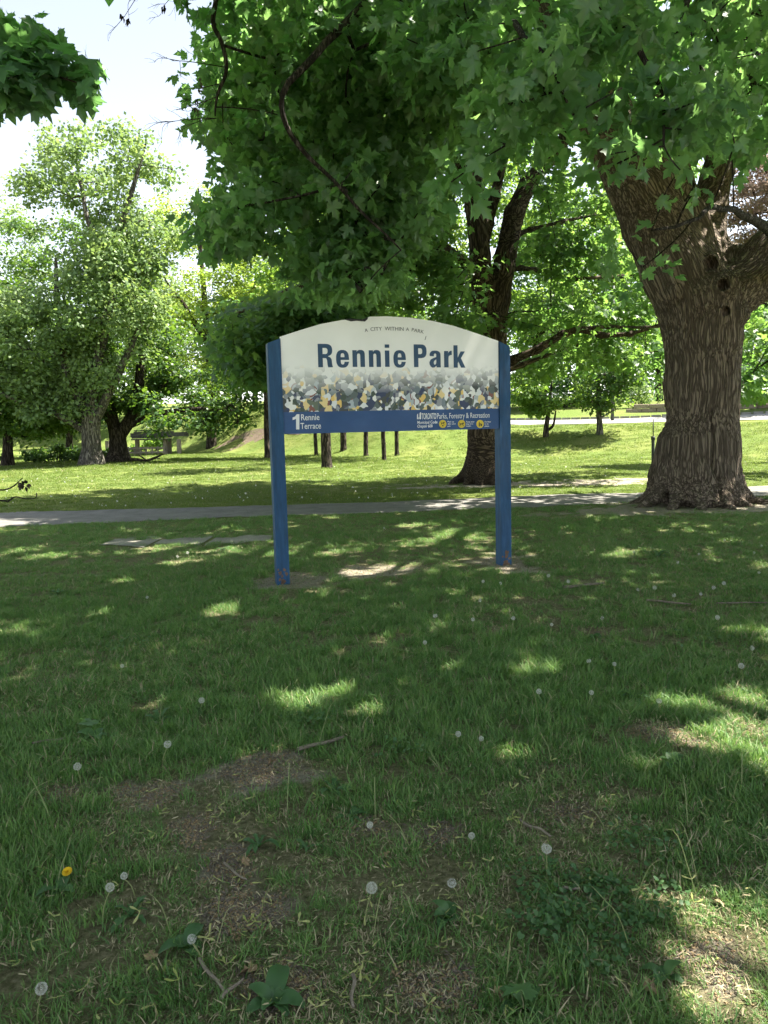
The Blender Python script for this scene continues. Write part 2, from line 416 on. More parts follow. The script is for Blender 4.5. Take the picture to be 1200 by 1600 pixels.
DIRT += [(T1G[0], T1G[1] - .1, 2.4, 1.0, .9), (T1G[0] - 1.6, T1G[1] - .4, 1.8, .7, .5), (T2G[0] + 1.5, T2G[1] - .3, 4.2, 1.1, .95), (T2G[0], T2G[1] - .3, 2.0, .9, .9)]
def dirt_at(x, y):
    d = np.zeros_like(x)
    p = np.stack([x, y, 0 * x], 1)
    wob = (fbm(p, 3.0, 3, 31) - .5) * 1.2 + (fbm(p, 11.0, 2, 33) - .5) * 1.3
    for cx, cy_, rx, ry, s in DIRT:
        r = np.sqrt(((x - cx) / rx) ** 2 + ((y - cy_) / ry) ** 2) + wob
        d = np.maximum(d, s * (1 - sstep(.55, 1.25, r)))
    return d
PATH_PX = [(-260, 822, 32), (0, 812, 23), (200, 806, 20), (430, 798, 17), (600, 793, 16.5), (800, 785, 16.5), (1000, 776, 15), (1200, 767, 15), (1500, 752, 15)]
PATH_C = np.array([on_z(a, b)[:2] for a, b, c in PATH_PX])
PATH_N = np.array([(on_z(a, b - c / 2)[1] - on_z(a, b + c / 2)[1]) / 2 for a, b, c in PATH_PX])
def path_line(x):
    return np.interp(x, PATH_C[:, 0], PATH_C[:, 1]), np.interp(x, PATH_C[:, 0], PATH_N)
SLAB_PX = [(150, 850), (430, 845)]
def axis(dense0, dense1, step, far0, far1, g=1.13):
    a = list(np.arange(dense0, dense1 + 1e-6, step)); s = step
    while a[-1] < far1: s *= g; a.append(a[-1] + s)
    s = step
    while a[0] > far0: s *= g; a.insert(0, a[0] - s)
    return np.array(a)
gx, gy = axis(-10, 12, .14, -420, 420), axis(1, 20, .12, -120, 700, 1.06)
GX, GY = np.meshgrid(gx, gy)
GZ = terrain(GX, GY)
V = np.stack([GX.ravel(), GY.ravel(), GZ.ravel()], 1)
nx, ny = len(gx), len(gy)
ii, jj = np.meshgrid(np.arange(nx - 1), np.arange(ny - 1))
k = (jj * nx + ii).ravel()
F = np.stack([k, k + 1, k + nx + 1, k + nx], 1)
dd = dirt_at(V[:, 0], V[:, 1])
ff = sstep(9, 17, V[:, 1] + .4 * np.abs(V[:, 0]))
tag(link('ground', mesh_np('ground', V, F, ground_mat(), {'dirt': dd, 'far': ff}, True)), 'grassy park lawn and soil', kind='structure')

# path: a strip with ragged edges
def strip(name, xs, mid, half, mat, lift, seed, rag=.12, nc=7):
    V, F = [], []
    p = np.stack([xs, 0 * xs, 0 * xs], 1)
    r0 = (fbm(p, 2.2, 3, seed) - .5) * 2 * rag; r1 = (fbm(p, 2.2, 3, seed + 7) - .5) * 2 * rag
    for i, x in enumerate(xs):
        y0, y1 = mid[i] - half[i] + r0[i], mid[i] + half[i] + r1[i]
        for c in range(nc): V.append((x, y0 + (y1 - y0) * c / (nc - 1), 0))
    V = np.array(V); V[:, 2] = terrain(V[:, 0], V[:, 1]) + lift
    n = len(xs)
    a, b = np.meshgrid(np.arange(n - 1), np.arange(nc - 1), indexing='ij')
    k = (a * nc + b).ravel()
    F = np.stack([k, k + nc, k + nc + 1, k + 1], 1)
    return link(name, mesh_np(name, V, F, mat, {'rnd': fbm(V, 1.2, 3, 3) * .6}, True))
xs = np.arange(-24, 26, .12)
my, hy = path_line(xs)
tag(strip('path', xs, my, hy, M_PATH, .012, 11), 'grey asphalt footpath crossing the park', kind='structure')
# worn slabs sunk in the grass in front of the path
SL0, SL1 = on_z(165, 849), on_z(428, 843)
for i, (t0, t1) in enumerate([(0, .30), (.31, .62), (.63, 1.0)]):
    sx = np.arange(SL0[0] + (SL1[0] - SL0[0]) * t0, SL0[0] + (SL1[0] - SL0[0]) * t1, .07)
    o = strip('paving_slab', sx, np.interp(sx, [SL0[0], SL1[0]], [SL0[1], SL1[1]]), np.full(len(sx), .42), M_SLAB, .012, 20 + i * 3, .34, 7)
    tag(o, ['cracked concrete slab sunk in the grass, farthest from the sign', 'cracked concrete slab sunk in the grass, middle of three', 'cracked concrete slab sunk in the grass beside the left sign post'][i], 'paving slab', 'sunken slabs beside the footpath')

# road on top of the bank, with kerb and stone retaining wall behind it
xs = np.arange(3, 60, .5)
fy = foot(xs)
tag(strip('road', xs, fy + 12.0, np.full(len(xs), 1.8), M_ROAD, .03, 41, .02), 'pale concrete road on top of the grassy bank', kind='structure')
mbk = MB()
for i in range(len(xs) - 1):
    x0, x1 = xs[i], xs[i + 1]; y0 = float(foot(np.array([x0]))[0]) + 14.0
    mbk.box(((x0 + x1) / 2, y0, gz((x0 + x1) / 2, y0) + .06), (.5, .16, .16))
tag(mbk.build('kerb', M_ROAD), 'low concrete kerb along the far side of the road', kind='structure')
wl = thing('retaining_wall', 'low tan stone retaining wall beyond the road on the bank', 'wall', (18, 48, gz(18, 48)))
blk = []
for v in range(3):
    mb = MB(); mb.box((0, 0, 0), (.78, .34, .27), bevel=.03)
    Vb = mb.V[0]; Vb = Vb + (noise(Vb, 6, 60 + v)[:, None] - .5) * .05
    blk.append(mesh_np('stone_block', Vb, mb.F, M_WALLSTONE, {'rnd': np.full(len(Vb), v * .4)}))
for row in range(2):
    for i in range(26):
        x = 16 + i * .80 + (row % 2) * .4; y = float(foot(np.array([x]))[0]) + 19 + random.uniform(-.03, .03)
        o = link('stone_block', blk[(i * 7 + row * 3) % 3], wl)
        o.location = Vector((x, y, gz(x, y) + .1 + row * .275)) - wl.location
        o.rotation_euler = (0, 0, random.uniform(-.03, .03) - .555)
        o.scale = (random.uniform(1.17, 1.20), 1, random.uniform(.94, 1.02))
# wood chip strip down the bank (left)
a0 = []
for px, py in [(335, 703), (372, 692), (420, 676), (470, 664), (500, 655)]:
    a0.append(ground_at(px, py))
a0 = np.array(a0)
chip = []
t = np.linspace(0, 1, 40); cx = np.interp(t, np.linspace(0, 1, 5), a0[:, 0]); cyy = np.interp(t, np.linspace(0, 1, 5), a0[:, 1])
chip = strip('wood_chip_bed', cx, cyy, 1.0 + .3 * np.sin(t * 9), M_CHIP, .04, 55, .4, 9)
tag(chip, 'strip of brown wood chips on the far bank', kind='structure')

# ------------------------------------------------------------------ grass (instanced tufts)
def blades(n, rad, hmin, hmax, w, lean, seed, straw=.06, segs=3):
    g = np.random.default_rng(seed)
    r = rad * np.sqrt(g.random(n)); th = g.random(n) * 2 * np.pi
    base = np.stack([r * np.cos(th), r * np.sin(th), np.zeros(n)], 1)
    h = hmin + (hmax - hmin) * g.random(n) ** 1.5
    az = g.random(n) * 2 * np.pi; ln = lean * (.25 + g.random(n))
    fw = np.stack([np.cos(az), np.sin(az), 0 * az], 1); sd = np.stack([-np.sin(az), np.cos(az), 0 * az], 1)
    rnd = g.random(n); isS = g.random(n) < straw
    ww = w * (.6 + .8 * g.random(n))
    V, A = [], []
    for s in range(segs):
        t = s / segs
        c = base + np.array((0, 0, 1))[None] * (h * t * (1 - .35 * ln * t))[:, None] + fw * (h * ln * t * t)[:, None]
        hw = (ww * (1 - t * .65) / 2)[:, None]
        V += [c - sd * hw, c + sd * hw]
    tip = base + np.array((0, 0, 1))[None] * (h * (1 - .35 * ln))[:, None] + fw * (h * ln)[:, None]
    V.append(tip)
    Vn = np.stack(V, 1); k = Vn.shape[1]
    Vn[:, :, 2] -= .01
    f = []
    for s in range(segs - 1): f += [(2 * s, 2 * s + 1, 2 * s + 3), (2 * s, 2 * s + 3, 2 * s + 2)]
    f.append((2 * segs - 2, 2 * segs - 1, 2 * segs))
    f = np.array(f)
    Fn = (np.arange(n)[:, None, None] * k + f[None])
    rr = np.repeat(rnd, k)
    Vf = Vn.reshape(-1, 3); Ff = Fn.reshape(-1, 3)
    fm = np.repeat(isS, len(f)).astype(np.int32)
    return Vf, Ff, rr, fm
def tuft(name, mats, *a, **kw):
    V, F, r, fm = blades(*a, **kw)
    me = mesh_np(name, V, F, None, {'rnd': r})
    for m in mats: me.materials.append(m)
    me.polygons.foreach_set('material_index', fm)
    return bpy.data.objects.new(name, me)
def scatter(name, label, protos, P, rot, scl, idx, cat):
    coll = bpy.data.collections.new(name + '_source')
    for i, o in enumerate(protos):
        o.name = 'source_%02d_%s' % (i, name); coll.objects.link(o)
    me = bpy.data.meshes.new(name)
    me.vertices.add(len(P)); me.vertices.foreach_set('co', np.asarray(P, np.float32).ravel())
    me.attributes.new('rot', 'FLOAT_VECTOR', 'POINT').data.foreach_set('vector', np.asarray(rot, np.float32).ravel())
    me.attributes.new('scl', 'FLOAT', 'POINT').data.foreach_set('value', np.asarray(scl, np.float32))
    me.attributes.new('idx', 'INT', 'POINT').data.foreach_set('value', np.asarray(idx, np.int32))
    me.update()
    o = link(name, me)
    ng = bpy.data.node_groups.new(name, 'GeometryNodeTree')
    ng.interface.new_socket('Geometry', in_out='INPUT', socket_type='NodeSocketGeometry')
    ng.interface.new_socket('Geometry', in_out='OUTPUT', socket_type='NodeSocketGeometry')
    N, L = ng.nodes, ng.links
    gi, go = N.new('NodeGroupInput'), N.new('NodeGroupOutput')
    iop = N.new('GeometryNodeInstanceOnPoints')
    ci = N.new('GeometryNodeCollectionInfo'); ci.inputs[0].default_value = coll; ci.inputs[1].default_value = True; ci.inputs[2].default_value = True
    def na(n, t):
        x = N.new('GeometryNodeInputNamedAttribute'); x.data_type = t; x.inputs[0].default_value = n
        return [s for s in x.outputs if s.enabled][0]
    e2r = N.new('FunctionNodeEulerToRotation')
    L.new(na('rot', 'FLOAT_VECTOR'), e2r.inputs[0])
    L.new(gi.outputs[0], iop.inputs['Points']); L.new(ci.outputs[0], iop.inputs['Instance'])
    iop.inputs['Pick Instance'].default_value = True
    L.new(na('idx', 'INT'), iop.inputs['Instance Index']); L.new(e2r.outputs[0], iop.inputs['Rotation']); L.new(na('scl', 'FLOAT'), iop.inputs['Scale'])
    L.new(iop.outputs[0], go.inputs[0])
    md = o.modifiers.new('scatter', 'NODES'); md.node_group = ng
    return tag(o, label, cat, kind='stuff')

def in_view(P, m=60):
    x, y, d = project(P); return (d > .3) & (x > -m) & (x < 1200 + m) & (y > -m) & (y < 1600 + 3 * m)
def off_hard(x, y):                      # on path or slabs: no grass
    my, hy = path_line(x); p = np.abs(y - my) < hy - .02
    ms = np.interp(x, [SL0[0], SL1[0]], [SL0[1], SL1[1]]); p |= (x > SL0[0]) & (x < SL1[0]) & (np.abs(y - ms) < .27)
    return p
# near lawn
n = 84000
yy = .6 + (15.5 - .6) * RNG.random(n) ** .95
xx = (RNG.random(n) - .5) * 2 * (.56 * yy + 2.8)
keep = RNG.random(n) < np.clip(1.08 - .05 * yy, .42, 1)
p = np.stack([xx, yy, 0 * xx], 1)
thick = fbm(p, 1.1, 3, 77) * .65 + fbm(p, 5.0, 2, 78) * .35
dt = dirt_at(xx, yy)
keep &= RNG.random(n) < np.clip((thick - .25) * 4.0, .38, 1) * (1 - .58 * dt)
keep &= ~off_hard(xx, yy)
xx, yy, thick, dt = xx[keep], yy[keep], thick[keep], dt[keep]
P = np.stack([xx, yy, terrain(xx, yy)], 1); 
n = len(P)
protos = [tuft('g', [M_GRASS, M_STRAW], 84, .085, .015, .065, .0046, 1.0, 100 + i, .12) for i in range(4)] \
       + [tuft('g', [M_GRASS, M_STRAW], 64, .07, .035, .105, .0047, .85, 110 + i, .05) for i in range(3)] \
       + [tuft('g', [M_GRASS, M_STRAW], 60, .10, .008, .032, .0043, 1.6, 120 + i, .5) for i in range(2)]
tall = RNG.random(n) < np.clip((fbm(P, .8, 2, 91) - .45) * 4, .05, .8) * (1 - dt)
idx = np.where(dt > .35, 7 + RNG.integers(0, 2, n), np.where(tall, 4 + RNG.integers(0, 3, n), RNG.integers(0, 4, n)))
dry = np.zeros(n)
for px, py, r in [(390, 1400, .62), (300, 1270, .5), (690, 1400, .5), (1090, 1500, .45), (560, 1540, .5), (900, 1290, .4), (600, 890, .6)]:
    c = on_z(px, py); dry = np.maximum(dry, .85 * np.exp(-((P[:, 0] - c[0]) ** 2 + (P[:, 1] - c[1]) ** 2) / r ** 2))
idx = np.where(RNG.random(n) < np.maximum(.22, dry), 7 + RNG.integers(0, 2, n), idx)
rot = np.stack([(RNG.random(n) - .5) * .7, (RNG.random(n) - .5) * .7, RNG.random(n) * 6.28], 1)
scl = (.60 + .46 * RNG.random(n)) * (.75 + .6 * thick) * (1 - .25 * dry)
scatter('grass', 'rough green grass of the shaded lawn', protos, P, rot, scl, idx, 'grass')
NEAR_N = n
# far lawn
n = 26000
yy = 14.5 + 48 * RNG.random(n) ** 1.4
xx = (RNG.random(n) - .5) * 2 * (.56 * yy + 4)
dt = dirt_at(xx, yy)
ok = (RNG.random(n) > .9 * dt) & ~off_hard(xx, yy)
f = yy - foot(xx)
ok &= f < 9.3
xx, yy = xx[ok], yy[ok]
P = np.stack([xx, yy, terrain(xx, yy)], 1); n = len(P)
protosF = [tuft('g', [M_GRASSF, M_STRAW], 44, .19, .03, .075, .012, .8, 140 + i, .05, segs=2) for i in range(3)]
rot = np.stack([(RNG.random(n) - .5) * .3, (RNG.random(n) - .5) * .3, RNG.random(n) * 6.28], 1)
scatter('lawn_grass', 'short sunlit grass beyond the footpath', protosF, P, rot, (.7 + .5 * RNG.random(n)) * np.clip(P[:, 1] / 24, .8, 1.7), RNG.integers(0, 3, n), 'grass')

# ------------------------------------------------------------------ the park sign
def sign():
    ax = SIGN_R - SIGN_L; ax[2] = 0; W = float(np.linalg.norm(ax)); ax /= W
    ang = math.atan2(ax[1], ax[0]); nrm = np.array((ax[1], -ax[0], 0))      # towards the viewer
    root = thing('park_sign', 'arched white and blue park sign on two blue posts', 'sign', tuple(SIGN_L), rotz=ang)
    pw = .128; yf = -.045                # post width, front plane of the panel (local y)
    org = SIGN_L - nrm * yf * 1.0
    def uv(px, py, y=None):
        o = SIGN_L + (-nrm) * (yf if y is None else y)
        d = ray(px, py); t = ((o - CAM_P) @ nrm) / (d @ nrm); q = CAM_P + d * t - SIGN_L
        return float(q @ ax), float(q[2])
    # posts: sloped tops that carry on the arch
    for s, (x, zt0, zt1) in enumerate([(0, uv(419, 536, -pw / 2)[1], uv(438, 528, -pw / 2)[1]), (W, uv(775, 533, -pw / 2)[1], uv(793, 541, -pw / 2)[1])]):
        bm = bmesh.new()
        h = pw / 2
        zs = [-.12, .0, .35, .8, 1.3, 1.7]
        rings = []
        for z in zs: rings.append([bm.verts.new((x + a * h, b * h, z)) for a, b in ((-1, -1), (1, -1), (1, 1), (-1, 1))])
        rings.append([bm.verts.new((x + a * h, b * h, zt0 if a < 0 else zt1)) for a, b in ((-1, -1), (1, -1), (1, 1), (-1, 1))])
        for r0, r1 in zip(rings, rings[1:]):
            for i in range(4): bm.faces.new((r0[i], r0[(i + 1) % 4], r1[(i + 1) % 4], r1[i]))
        bm.faces.new(rings[-1])
        ed = [e for e in bm.edges if abs((e.verts[0].co - e.verts[1].co).z) > .05 or e.verts[0].co.z > 1.75]
        bmesh.ops.bevel(bm, geom=ed, offset=.006, segments=2, affect='EDGES')
        me = bpy.data.meshes.new('post'); bm.to_mesh(me); bm.free(); me.materials.append(M_POST)
        po = link('post', me, root)
        mb = MB(); g = np.random.default_rng(3 + s)                           # flaked paint and rust near the soil
        for i in range(9):
            cx_, cz = x + g.uniform(-.05, .05), g.uniform(.01, .16) ** 1
            k = 7; th = np.arange(k) * 2 * np.pi / k; rr = g.uniform(.006, .02) * (.6 + .8 * g.random(k))
            if i == 0: cx_, cz, rr = x, .035, rr * 1.6
            Vp = np.stack([np.clip(cx_ + rr * np.cos(th), x - h + .007, x + h - .007), np.full(k, -h - .0015), cz + rr * 1.2 * np.sin(th)], 1)
            mb.add(Vp, [tuple(range(k))])
        mb.build('rust_patch', M_RUST, po)
    # panel outline (local x, z)
    x0, x1 = pw / 2 + .002, W - pw / 2 - .002
    zb = uv(606, 674)[1]
    arch = [(443, 526), (470, 515.5), (500, 506.5), (535, 499.8), (541, 499.6), (548, 501.5), (557, 500.6), (570, 502), (574, 497.5), (577, 494.8), (605, 494.2), (640, 496.3), (675, 501.2), (710, 509.5), (742, 520.0), (772, 532.6)]
    top = [uv(a, b) for a, b in arch]; top[0] = (x0, top[0][1]); top[-1] = (x1, top[-1][1])
    out = [(x0, zb)] + top + [(x1, zb)]
    th = .045
    mat, fade = panel_mat()
    bm = bmesh.new()
    fr = [bm.verts.new((a, yf, b)) for a, b in out]; bk = [bm.verts.new((a, yf + th, b)) for a, b in out]
    bm.faces.new(fr); bm.faces.new(bk[::-1])
    for i in range(len(out)): bm.faces.new((fr[(i + 1) % len(out)], fr[i], bk[i], bk[(i + 1) % len(out)]))
    bmesh.ops.recalc_face_normals(bm, faces=bm.faces[:])
    me = bpy.data.meshes.new('panel'); bm.to_mesh(me); bm.free(); me.materials.append(mat)
    panel = link('panel', me, root)
    fade.inputs[1].default_value = uv(606, 612)[1] + .045; fade.inputs[2].default_value = uv(606, 574)[1] + .045
    # dark torn edge of the laminate at the top of the arch
    mb = MB()
    e = [uv(a, b) for a, b in [(538, 499.2), (545, 498.0), (556, 498.6), (566, 499.4), (574, 495.5), (574.6, 498.5), (570, 502.5), (557, 501.2), (548, 502.2)]]
    mb.add(np.array([(a, yf - .004, b) for a, b in e]), [tuple(range(len(e)))])
    mb.build('torn_edge', M_BLACK, panel)
    # blue band
    za, zc = uv(606, 641)[1], zb
    mb = MB(); mb.box(((x0 + x1) / 2, yf - .002, (za + zc) / 2 - .001), (x1 - x0 - .004, .004, za - zc))
    band = mb.build('blue_band', M_BAND, root)
    def flat(name, polys, mat, y, parent):
        cu = bpy.data.curves.new(name, 'CURVE'); cu.dimensions = '2D'; cu.fill_mode = 'BOTH'; cu.extrude = .0008
        for pl in polys:
            sp = cu.splines.new('POLY'); sp.points.add(len(pl) - 1); sp.use_cyclic_u = True
            for q, (a, b) in zip(sp.points, pl): q.co = (a, b, 0, 1)
        return curve_mesh(name, cu, mat, y, parent)
    def curve_mesh(name, cu, mat, y, parent, M=None):
        tmp = bpy.data.objects.new('tmp', cu); C.objects.link(tmp)
        dg = bpy.context.evaluated_depsgraph_get(); me = bpy.data.meshes.new_from_object(tmp.evaluated_get(dg))
        bpy.data.objects.remove(tmp)
        V = np.zeros(len(me.vertices) * 3); me.vertices.foreach_get('co', V); V = V.reshape(-1, 3)
        if M is not None: V[:, :2] = V[:, :2] @ M[0].T + M[1]
        V = np.stack([V[:, 0], y - V[:, 2], V[:, 1]], 1)
        me.vertices.foreach_set('co', V.ravel()); me.name = name; me.materials.clear(); me.materials.append(mat); me.update()
        return link(name, me, parent)
    # --- headline letters
    def arc(cx, cy_, rx, ry, a0, a1, n=9):
        return [(cx + rx * math.copysign(abs(math.cos(t)) ** .8, math.cos(t)), cy_ + ry * math.copysign(abs(math.sin(t)) ** .8, math.sin(t))) for t in np.radians(np.linspace(a0, a1, n))]
    G = {
     'R': ([[(0, 0), (0, 1), (.33, 1)] + arc(.33, .735, .29, .265, 88, -75, 11) + [(.44, .46), (.53, .42), (.585, .33), (.60, .12), (.635, 0), (.425, 0), (.40, .12), (.385, .30), (.35, .385), (.20, .395), (.20, 0)],
            [(.20, .83), (.20, .565)] + [(.32, .565)] + arc(.32, .6975, .10, .1325, -85, 85, 9) + [(.32, .83)]], .635),
     'e': ([[(.545, .315), (.195, .315)] + arc(.275, .25, .08, .135, 170, 360, 9)[0:] + [(.36, .235), (.545, .235)] + arc(.275, .36, .27, .38, -20, -340, 33) + [(.545, .36)],
            [(.195, .43), (.355, .43)] + arc(.275, .47, .08, .135, 5, 175, 9)], .545),
     'n': ([[(0, 0), (0, .725), (.185, .725), (.185, .645)] + arc(.345, .535, .185, .205, 130, 0, 9) + [(.53, 0), (.335, 0), (.335, .48)] + arc(.265, .49, .07, .095, 0, 170, 7) + [(.195, .44), (.195, 0)]], .53),
     'i': ([[(0, 0), (0, .72), (.19, .72), (.19, 0)], [(0, .84), (0, .985), (.19, .985), (.19, .84)]], .19),
     'P': ([[(0, 0), (0, 1), (.33, 1)] + arc(.33, .70, .25, .30, 88, -88, 13) + [(.33, .40), (.20, .40), (.20, 0)],
            [(.20, .83), (.20, .57), (.30, .57)] + arc(.30, .70, .085, .13, -85, 85, 9) + [(.30, .83)]], .58),
     'a': ([[(.31, 0), (.50, 0), (.49, .10)] + arc(.25, .52, .24, .22, 0, 170, 13) + [(.015, .50), (.19, .49)] + arc(.25, .53, .055, .085, 170, 10, 7) + [(.30, .455)] + [(.15, .40), (.05, .34), (.0, .23), (.0, .15), (.05, .04), (.13, -.015), (.22, .0), (.30, .075)],
            [(.30, .36), (.30, .22), (.27, .135), (.225, .115), (.19, .15), (.185, .22), (.21, .29)]], .50),
     'r': ([[(0, 0), (0, .725), (.18, .725), (.18, .62), (.22, .69), (.27, .73), (.345, .74), (.345, .55), (.27, .545), (.21, .50), (.195, .43), (.195, 0)]], .345),
     'k': ([[(0, 0), (0, .985), (.19, .985), (.19, .44), (.335, .715), (.53, .715), (.345, .42), (.55, 0), (.345, 0), (.225, .27), (.19, .20), (.19, 0)]], .55)}
    # zoomed-photo starts of each letter and cap height
    zx = lambda v: 480 + v * 260 / 1200; zy = lambda v: 490 + v * 260 / 1200
    for ch, a, b, base, capt in [('R', 80, 186, 387, 218), ('e', 209, 303, 387, 218), ('n', 328, 417, 385, 218), ('n', 446, 532, 385, 219), ('i', 562, 594, 384, 220), ('e', 622, 712, 387, 220), ('P', 770, 862, 386, 222), ('a', 882, 964, 388, 224), ('r', 988, 1043, 388, 225), ('k', 1056, 1140, 390, 226)]:
        polys, wid = G[ch]
        u0, z0 = uv(zx(a), zy(base)); u1, _ = uv(zx(b), zy(base)); _, z1 = uv(zx(a), zy(capt))
        fx, fz = (u1 - u0) / wid, (z1 - z0)
        flat('letter_' + ch.lower(), [[(u0 + x * fx, z0 + z * fz) for x, z in pl] for pl in polys], M_LETTER, yf - .0028, panel)
    # --- set text with the built-in font
    def text(body, pxl, pxr, pyb, pyt, mat, parent, y, bold=0.0, rot=0, caps=True):
        cu = bpy.data.curves.new('text', 'FONT'); cu.body = body; cu.extrude = .0006; cu.resolution_u = 3; cu.offset = bold
        tmp = bpy.data.objects.new('tmp', cu); C.objects.link(tmp); bpy.context.view_layer.update()
        bb = np.array(tmp.bound_box); wd = bb[:, 0].max(); bx = bb[:, 0].min(); bpy.data.objects.remove(tmp)
        u0, z0 = uv(pxl, pyb); u1, _ = uv(pxr, pyb); _, z1 = uv(pxl, pyt)
        sx, sz = (u1 - u0) / (wd - bx), (z1 - z0) / .70
        A = np.array(((sx, 0), (0, sz)))
        if rot: A = np.array(((math.cos(rot), -math.sin(rot)), (math.sin(rot), math.cos(rot)))) @ A
        cu.extrude = .0006 / 1.0
        return curve_mesh('lettering', cu, mat, y, parent, (A, np.array((u0, z0)) - A @ np.array((bx, 0))))
    yp = yf - .0024
    for i, (w_, a, b, base, tp, rt) in enumerate([('A', 570, 575, 519, 513.6, .12), ('CITY', 579, 597, 517.3, 511.6, .07), ('WITHIN', 601, 630.5, 516.2, 510.2, -.01), ('A', 634, 639, 516.8, 511.5, -.08), ('PARK', 643, 662, 517.6, 512.2, -.17)]):
        text(w_, a, b, base, tp, M_THIN, panel, yp, .0, rt)
    flat('stray_mark', [[uv(a, b) for a, b in [(665.2, 525.2), (666, 525), (665.4, 528), (664.6, 530.8), (663.2, 531.2), (663.4, 530.5), (664, 530), (664.6, 527.5)]]], M_THIN, yp, panel)
    yb = yf - .0055
    flat('numeral', [[uv(a, b) for a, b in [(462.5, 671), (462.5, 654.5), (457, 656.5), (457, 652.5), (461, 650.8), (463.5, 647.2), (467.6, 647.2), (467.6, 671)]]], M_WHITE, yb, band)
    text('Rennie', 470.5, 499, 656.8, 647.2, M_WHITE, band, yb, .006)
    text('Terrace', 469.5, 501.5, 670.3, 660.8, M_WHITE, band, yb, .006)
    # city hall mark: two curved towers and a low podium
    flat('emblem', [[uv(651.3 + a, 655 - b) for a, b in pl] for pl in [
        [(0, 0), (0, 5.8), (.7, 8), (1.7, 8.8), (1.7, 0)], [(2.3, 0), (2.3, 2.4), (3.4, 3.6), (3.4, 0)], [(4.0, 0), (4.0, 9.4), (5.2, 10.6), (6.2, 11), (6.2, 0)]]], M_WHITE, yb, band)
    text('TORONTO', 658.5, 681.2, 655, 645.8, M_WHITE, band, yb, .018)
    text('Parks, Forestry & Recreation', 682.5, 764.5, 654.2, 645.6, M_WHITE, band, yb, .0)
    text('Municipal Code', 652, 683.2, 662.2, 657.6, M_WHITE, band, yb, .012)
    text('Chapter 608', 652, 675.5, 668.2, 663.6, M_WHITE, band, yb, .012)
    caps = [(691.5, [('Pick up', 699, 709), ('after your', 699, 712), ('pet.', 699, 704)]), (721, [('Keep your', 728, 741), ('dog on a', 728, 739), ('leash.', 728, 736)]), (749.8, [('Put litter', 757, 767), ('in its', 757, 763), ('place.', 757, 764)])]
    for i, (cx_, rows) in enumerate(caps):
        c0 = uv(cx_, 662.4); rr = abs(uv(cx_ + 5.8, 662.4)[0] - c0[0])
        disc = flat('pictogram_disc', [[(c0[0] + rr * math.cos(t), c0[1] + rr * math.sin(t)) for t in np.linspace(0, 2 * np.pi, 25)[:-1]]], M_PICT, yb, band)
        u = lambda pl: [(c0[0] + a * rr, c0[1] + b * rr) for a, b in pl]
        dog = [(-.55, .05), (-.7, .45), (-.58, .4), (-.45, .12), (.2, .12), (.3, .42), (.42, .3), (.66, .25), (.6, .08), (.42, .02), (.36, -.15), (.5, -.5), (.36, -.5), (.2, -.12), (-.28, -.12), (-.42, -.5), (-.56, -.5), (-.5, -.15)]
        if i == 1: pl = [dog]
        elif i == 0: pl = [[(a * .8, b * .8 + .22) for a, b in dog], [(-.12, -.62), (-.2, -.3), (.18, -.3), (.12, -.62)]]
        else: pl = [[(-.36, -.6), (-.36, .2), (-.1, .2), (-.1, -.6)], [(.12, -.55), (.08, .0), (.5, .0), (.44, -.55)], [(-.08, .05), (-.08, .18), (.3, .12), (.3, .04)],
                    [(-.23 + .13 * math.cos(t), .42 + .13 * math.sin(t)) for t in np.linspace(0, 2 * np.pi, 13)[:-1]]]
        flat('pictogram', [u(q) for q in pl], M_BLACK, yb - .002, band)
        for r, (w_, a, b) in enumerate(rows):
            text(w_, a, b, 660.2 + r * 3.3, 657.8 + r * 3.3, M_WHITE, band, yb, .01)
sign()

# ------------------------------------------------------------------ leaves
HALF = [(0, .02), (.10, -.10), (.24, -.04), (.40, -.06), (.34, .10), (.50, .17), (.46, .24), (.64, .42), (.47, .40), (.44, .50), (.33, .48), (.17, .46), (.24, .66), (.30, .74), (.17, .74), (.12, .84), (0, 1.02)]
def leaf_full(fold=.16, curl=1.0, skew=0.0):
    o = HALF + [(-x, y) for x, y in HALF[-2:0:-1]]
    V = [(0, .28, 0)] + [(x * (1 + skew * (1 if x > 0 else -1)) + skew * .4 * y * y, y, fold * abs(x) + curl * (-.30 * (y - .28) ** 2 * (1 if y > .28 else .2) - .45 * max(0, abs(x) - .25)) + .05 * math.sin(9 * x + 5 * y)) for x, y in o]
    n = len(o); F = [(0, 1 + i, 1 + (i + 1) % n) for i in range(n)]
    # short stalk
    V += [(-.012, .02, 0), (.012, .02, 0), (.0, -.55, .16)]; F.append((n + 1, n + 3, n + 2))
    V = np.array(V); V[:, 1] += .0
    return V, np.array(F)
HALFM = [(0, 0), (.36, -.06), (.36, .14), (.62, .42), (.20, .46), (.22, .74), (0, 1.02)]
def leaf_mid():
    o = HALFM + [(-x, y) for x, y in HALFM[-2:0:-1]]
    V = [(0, .28, 0)] + [(x, y, .14 * abs(x) - .2 * max(0, y - .28) ** 2) for x, y in o]
    n = len(o); return np.array(V), np.array([(0, 1 + i, 1 + (i + 1) % n) for i in range(n)])
def leaf_low():
    V = np.array([(0, -.05, 0), (.48, .25, .1), (.30, .62, .02), (0, 1.0, -.14), (-.30, .62, .02), (-.48, .25, .1)])
    return V, np.array([(0, 1, 5), (1, 2, 4), (1, 4, 5), (2, 3, 4)])
def leaf_quad():
    V = np.array([(0, -.1, 0), (.42, .42, .08), (0, 1.0, -.1), (-.42, .42, .08)])
    return V, np.array([(0, 1, 3), (1, 2, 3)])
